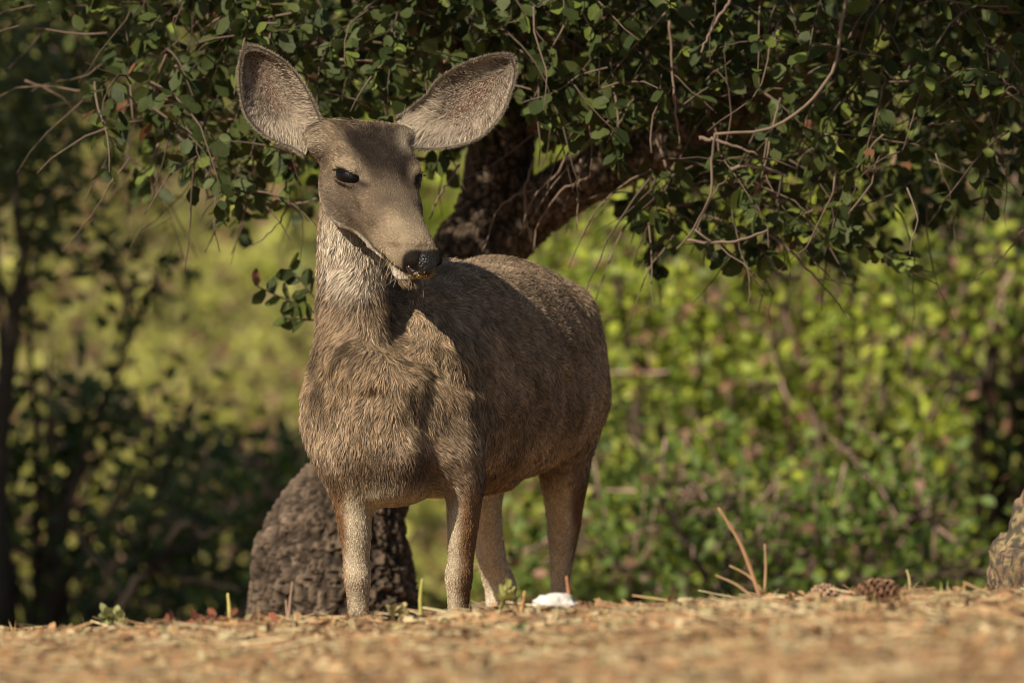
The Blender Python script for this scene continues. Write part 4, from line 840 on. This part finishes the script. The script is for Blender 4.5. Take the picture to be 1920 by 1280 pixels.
# pine needles and straw lying about
b = Buf(); n = 6500; x, y, z = in_view(n, 13.5, 19.2, 1.05); a = rng.uniform(0, math.pi, n); ln = rng.uniform(.03, .11, n); tl = rng.normal(0, .10, n)
d = np.stack([np.cos(a), np.sin(a), tl], -1); P = np.stack([x, y, z + .004 + np.abs(tl) * ln * .5], -1); w = rng.uniform(.0008, .0019, n)[:, None]; s_ = unit(np.cross(d, (0, 0, 1.)))
up = np.array((0, 0, 1.)); e0, e1 = P - d * (ln / 2)[:, None], P + d * (ln / 2)[:, None]
V = np.stack([e0 - s_ * w, e0 + s_ * w, e0 + up * w * 1.5, e1 - s_ * w, e1 + s_ * w, e1 + up * w * 1.5], 1).reshape(-1, 3); k = np.arange(n)[:, None] * 6
f4 = np.concatenate([k + np.array([[0, 1, 4, 3]]), k + np.array([[1, 2, 5, 4]]), k + np.array([[2, 0, 3, 5]])]); b.add(V, None, f4, np.repeat(TAN[rng.integers(0, 6, n)] * rng.uniform(.7, 1.3, (n, 1)), 6, 0))
obj('pine_needles', b.mesh('pine_needles', smooth=False), M_litter, ground, kind='stuff')
# dry leaf flakes and bark chips
b = Buf(); n = 13000; x, y, z = in_view(n, 13.5, 19.4, 1.1); nr = unit(rng.normal(0, .33, (n, 3)) + (0, 0, 1)); dd = rng.normal(0, 1, (n, 3))
leaves_to(b, np.stack([x, y, z + .003], -1), dd, nr, rng.uniform(.006, .024, n), TAN[rng.integers(0, 6, n)] * rng.uniform(.75, 1.2, (n, 1)), simple=True); obj('leaf_litter', b.mesh('leaf_litter', smooth=False), M_litter, ground, kind='stuff')
# crumbs of soil and gravel
def lump(c, r, seed, nu=8, nv=6, rough=.35):
    q = np.random.default_rng(seed); V, f = uv_ellipsoid((0, 0, 0), (1, 1, 1), np.eye(3), nu, nv); V = V * (1 + rough * (fbm(V * 1.6 + seed * 3.1, seed, 3) - .5) * 2)[:, None]; return np.asarray(c) + V * np.asarray(r), f
b = Buf(); n = 2200; x, y, z = in_view(n, 13.5, 19.2, .8)
for k in range(n):
    r_ = rng.uniform(.003, .012) * (1 if rng.random() < .93 else 1.8); V, f = lump((x[k], y[k], z[k] + r_ * .3), (r_, r_, r_ * .75), k % 17, 6, 4); b.add(V, None, f, TAN[rng.integers(0, 6)] * rng.uniform(.6, 1.2))
obj('gravel', b.mesh('gravel', smooth=False), M_stone, ground, kind='stuff')
# short dry grass
def blades(n, x, y, z, hmin, hmax, cols, lean=.35, w=.0016):
    h = rng.uniform(hmin, hmax, n); d = unit(np.stack([rng.normal(0, lean, n), rng.normal(0, lean, n), np.ones(n)], -1)); d2 = unit(d + rng.normal(0, .35, (n, 3)) * (1, 1, .2)); P = np.stack([x, y, z - .004], -1)
    a = rng.uniform(0, math.pi, n); s_ = np.stack([np.cos(a), np.sin(a) * .5, np.zeros(n)], -1) * (w * rng.uniform(.6, 1.5, n))[:, None]; m1 = P + d * (h * .5)[:, None]; t = m1 + d2 * (h * .5)[:, None]
    V = np.stack([P - s_, P + s_, m1 - s_ * .8, m1 + s_ * .8, t], 1).reshape(-1, 3); k = np.arange(n)[:, None] * 5; C = np.repeat(np.asarray(cols)[rng.integers(0, len(cols), n)] * rng.uniform(.7, 1.25, (n, 1)), 5, 0); return V, k + np.array([[2, 3, 4]]), k + np.array([[0, 1, 3, 2]]), C
b = Buf(); n = 2600; x, y, z = in_view(n, 13.5, 18.9, .6); m_ = fbm(np.stack([x * 3, y * 2, 0 * x], -1), 44, 3) > .44; x, y, z = x[m_], y[m_], z[m_]
b.add(*blades(len(x), x, y, z, .008, .040, [(.5, .38, .18), (.42, .28, .12), (.40, .38, .13), (.55, .46, .27)])); obj('dry_grass', b.mesh('dry_grass', smooth=False), M_grass, ground, kind='stuff')
def on_bank(px, Y=18.4):
    x = (px - 960) / FPX * Y; return np.array((x, Y, gz(x, Y)))
# stones
def stone(name, label, c, r, col, seed, sink=.35, lichen=0):
    V, f = lump((0, 0, r[2] * (1 - sink)), r, seed, *((150, 100) if lichen else (40, 26)), .42); V = V + unit(V) * ((fbm(V * 60, seed + 2, 3) - .5) * r[0] * (.22 if lichen else .16))[:, None]
    n_ = fbm(V * 45, seed + 4, 4)[:, None]; C = np.asarray(col) * (.6 + .8 * n_)
    if lichen:
        l = sstep(.46, .56, fbm(V * 50, seed + 9, 3))[:, None]; C = lerp(C, np.array((.22, .18, .085)) * (.5 + n_), l * .8); l = sstep(.48, .55, fbm(V * 110, seed + 12, 3))[:, None]; C = lerp(C, np.array((.035, .03, .026)), l * .85)
    return tag(obj(name, mesh_np(name, V, [f], C), M_stone, loc=tuple(c)), label, 'rock')
stone('white_stone', 'small white stone on the bank beside the hind leg', on_bank(1040, 18.35), (.037, .028, .0145), (.56, .53, .48), 3, .1)
stone('boulder', 'lichen-covered boulder with orange and grey patches at the end of the bank', on_bank(2012, 19.0) + (0, 0, -.04), (.125, .11, .175), (.15, .10, .062), 6, .35, 1)
stone('tan_rock', 'rounded tan rock resting on the bank behind a dark pine cone', on_bank(1645, 18.35), (.030, .03, .019), (.50, .34, .18), 9)
stone('tan_rock', 'squat pinkish rock half buried on the bank between the two pine cones', on_bank(1590, 18.1), (.018, .02, .010), (.44, .27, .17), 12)
# pine cones
def cone(label, c, L_, R_, col, ax, seed):
    r = np.random.default_rng(seed); root = thing('pine_cone', label, 'pine cone', c, 'pine cones on the bank'); u = unit(ax); v = unit(np.cross(u, (0, .2, 1))); w = np.cross(u, v); z0 = np.array((0, 0, R_ * .7))
    V, f = uv_ellipsoid(z0, (L_ * .45, R_ * .6, R_ * .6), (u, v, w), 12, 10); b = Buf(); b.add(V, None, f, np.array(col) * .6); obj('core', b.mesh('core'), M_litter, root); b = Buf()
    for k in range(90):
        t = (k + .5) / 90; a = k * 2.39996; rr = R_ * math.sin(math.pi * (.12 + .8 * t)) ** .7; o_ = v * math.cos(a) + w * math.sin(a); p0 = z0 + u * L_ * (t - .5) + o_ * rr * .45; tip = z0 + u * L_ * (t - .42) + o_ * rr * 1.05; s2 = np.cross(u, o_) * R_ * .22
        V = np.array([p0 - s2 * .5, p0 + s2 * .5, tip + s2, tip - s2, tip + u * .003 + s2 * .8, tip + u * .003 - s2 * .8]); b.add(V, None, [(0, 1, 2, 3), (3, 2, 4, 5), (5, 4, 1, 0)], np.array(col) * r.uniform(.6, 1.5))
    obj('scales', b.mesh('scales', smooth=False), M_litter, root, kind='stuff')
cone('light brown open pine cone on the crest beside the dry stalk', on_bank(1540, 18.42), .048, .021, (.29, .19, .12), (1, .3, .15), 1)
cone('dark reddish pine cone lying below the tan rock', on_bank(1640, 18.0) + (0, 0, .006), .066, .023, (.15, .08, .045), (1, -.2, 0), 2)
# dry stalk and single stems
def stems(name, label, cat, base_px, traces, Y, col, r0, group=None):
    c = on_bank(base_px, Y); root = thing(name, label, cat, c, group)
    for pts in traces:
        P = np.array([at(a, q, Y) for a, q in pts]); P[0, 2] = min(P[0, 2], gz(P[0, 0], Y) - .005) ; P = catmull(P, 10); b = Buf(); v, f3, f4 = tube(P, np.linspace(r0, r0 * .45, 10), 6); b.add(v, f3, f4, np.array(col) * rng.uniform(.85, 1.15)); obj('stem', b.mesh('stem', c), M_litter, root)
    return root, c
stems('dry_stalk', 'tall branched dry reddish stalk standing on the crest', 'plant', 1437, [[(1437, 1122), (1405, 1060), (1385, 1012), (1362, 975), (1347, 952)]], 18.4, (.30, .17, .09), .0042)
rt = bpy.data.objects['dry_stalk']
for pts in [[(1432, 1112), (1405, 1080), (1368, 1060)], [(1412, 1120), (1380, 1095), (1342, 1078)], [(1434, 1112), (1436, 1060), (1434, 1020)]]:
    P = catmull(np.array([at(a, q, 18.4) for a, q in pts]), 8); b = Buf(); v, f3, f4 = tube(P, np.linspace(.0030, .0015, 8), 6); b.add(v, f3, f4, (.32, .21, .11)); obj('stem', b.mesh('stem', np.array(rt.location)), M_litter, rt)
stems('broken_twig', 'short upright rust-brown twig stub beside the white stone', 'twig', 1068, [[(1068, 1145), (1066, 1110), (1062, 1080)]], 18.35, (.33, .15, .075), .0045)
stems('broken_twig', 'pale stub of dry stem between the weed sprout and the white stone', 'twig', 980, [[(976, 1150), (980, 1128), (984, 1108)]], 18.35, (.46, .27, .11), .005)
stems('dry_weed', 'lone yellow-green stem in front of the oak trunk, nearer the deer', 'plant', 790, [[(790, 1160), (788, 1120), (792, 1085)]], 18.45, (.42, .38, .10), .0042, 'dry weeds on the crest')
stems('dry_weed', 'lone yellow stem in front of the dark bush left of the oak base', 'plant', 430, [[(432, 1172), (430, 1140), (427, 1112)]], 18.45, (.45, .38, .12), .0045, 'dry weeds on the crest')
stems('dry_weed', 'thin pinkish forked stem in front of the oak base', 'plant', 543, [[(540, 1170), (543, 1135), (548, 1090)], [(541, 1150), (536, 1125)]], 18.45, (.34, .22, .15), .0026, 'dry weeds on the crest')
stems('dry_weed', 'slim straw stem leaning on the bank crest before the lime bushes', 'plant', 1700, [[(1708, 1100), (1705, 1085), (1700, 1068)]], 18.4, (.48, .40, .18), .003, 'dry weeds on the crest')
# green weed sprout
def weed(label, px, Y, n, h, col):
    c = on_bank(px, Y); root = thing('weed_sprout', label, 'plant', c, 'weeds on the bank'); b = Buf(); Q = []; dn = []
    for k in range(n):
        a = rng.uniform(0, 6.28); d = unit(np.array((math.cos(a) * .6, math.sin(a) * .4, 1.1))); P = c + d * np.linspace(-.004, h * rng.uniform(.6, 1), 6)[:, None]; v, f3, f4 = tube(P, np.linspace(.0024, .0012, 6), 5); b.add(v - c, f3, f4, np.array(col) * .9); Q += [P[3], P[4], P[5], P[5]]; dn += [unit(d + rng.normal(0, .8, 3)) for _ in range(4)]
    obj('stem', b.mesh('stem'), M_grass, root); b = Buf(); Q = np.array(Q) - c; m_ = len(Q); leaves_to(b, Q, np.array(dn), unit(rng.normal(0, .6, (m_, 3)) + (0, -.5, .5)), rng.uniform(.012, .024, m_), np.array(col) * rng.uniform(.8, 1.3, (m_, 1)))
    obj('leaves', b.mesh('leaves'), M_grass, root, kind='stuff')
weed('small yellowish weed sprout in front of the hind hock', 935, 18.35, 4, .045, (.34, .33, .11))
weed('tiny green weed low on the bank, farther out than the white stone', 975, 17.2, 5, .02, (.13, .19, .06))
weed('grey-green tuft on the crest near the dark bushes', 212, 18.4, 9, .03, (.30, .31, .13))
weed('pale sprout on the crest at the foot of the deer foreleg', 745, 18.4, 4, .03, (.36, .30, .14))
# tuft of dark red leaves at the oak's foot
b = Buf(); c = on_bank(400, 18.2); n = 60; P = rng.normal(0, 1, (n, 3)) * (.05, .05, .007) + (0, 0, .008); leaves_to(b, P, unit(rng.normal(0, 1, (n, 3))), unit(rng.normal(0, .6, (n, 3)) + (0, -.2, .8)), rng.uniform(.012, .024, n), np.array((.16, .055, .03)) * rng.uniform(.5, 1.4, (n, 1)))
tag(obj('fallen_leaves', b.mesh('fallen_leaves'), M_litter, loc=tuple(c), kind='stuff'), 'patch of dark red fallen leaves on the bank before the oak base', 'leaves')
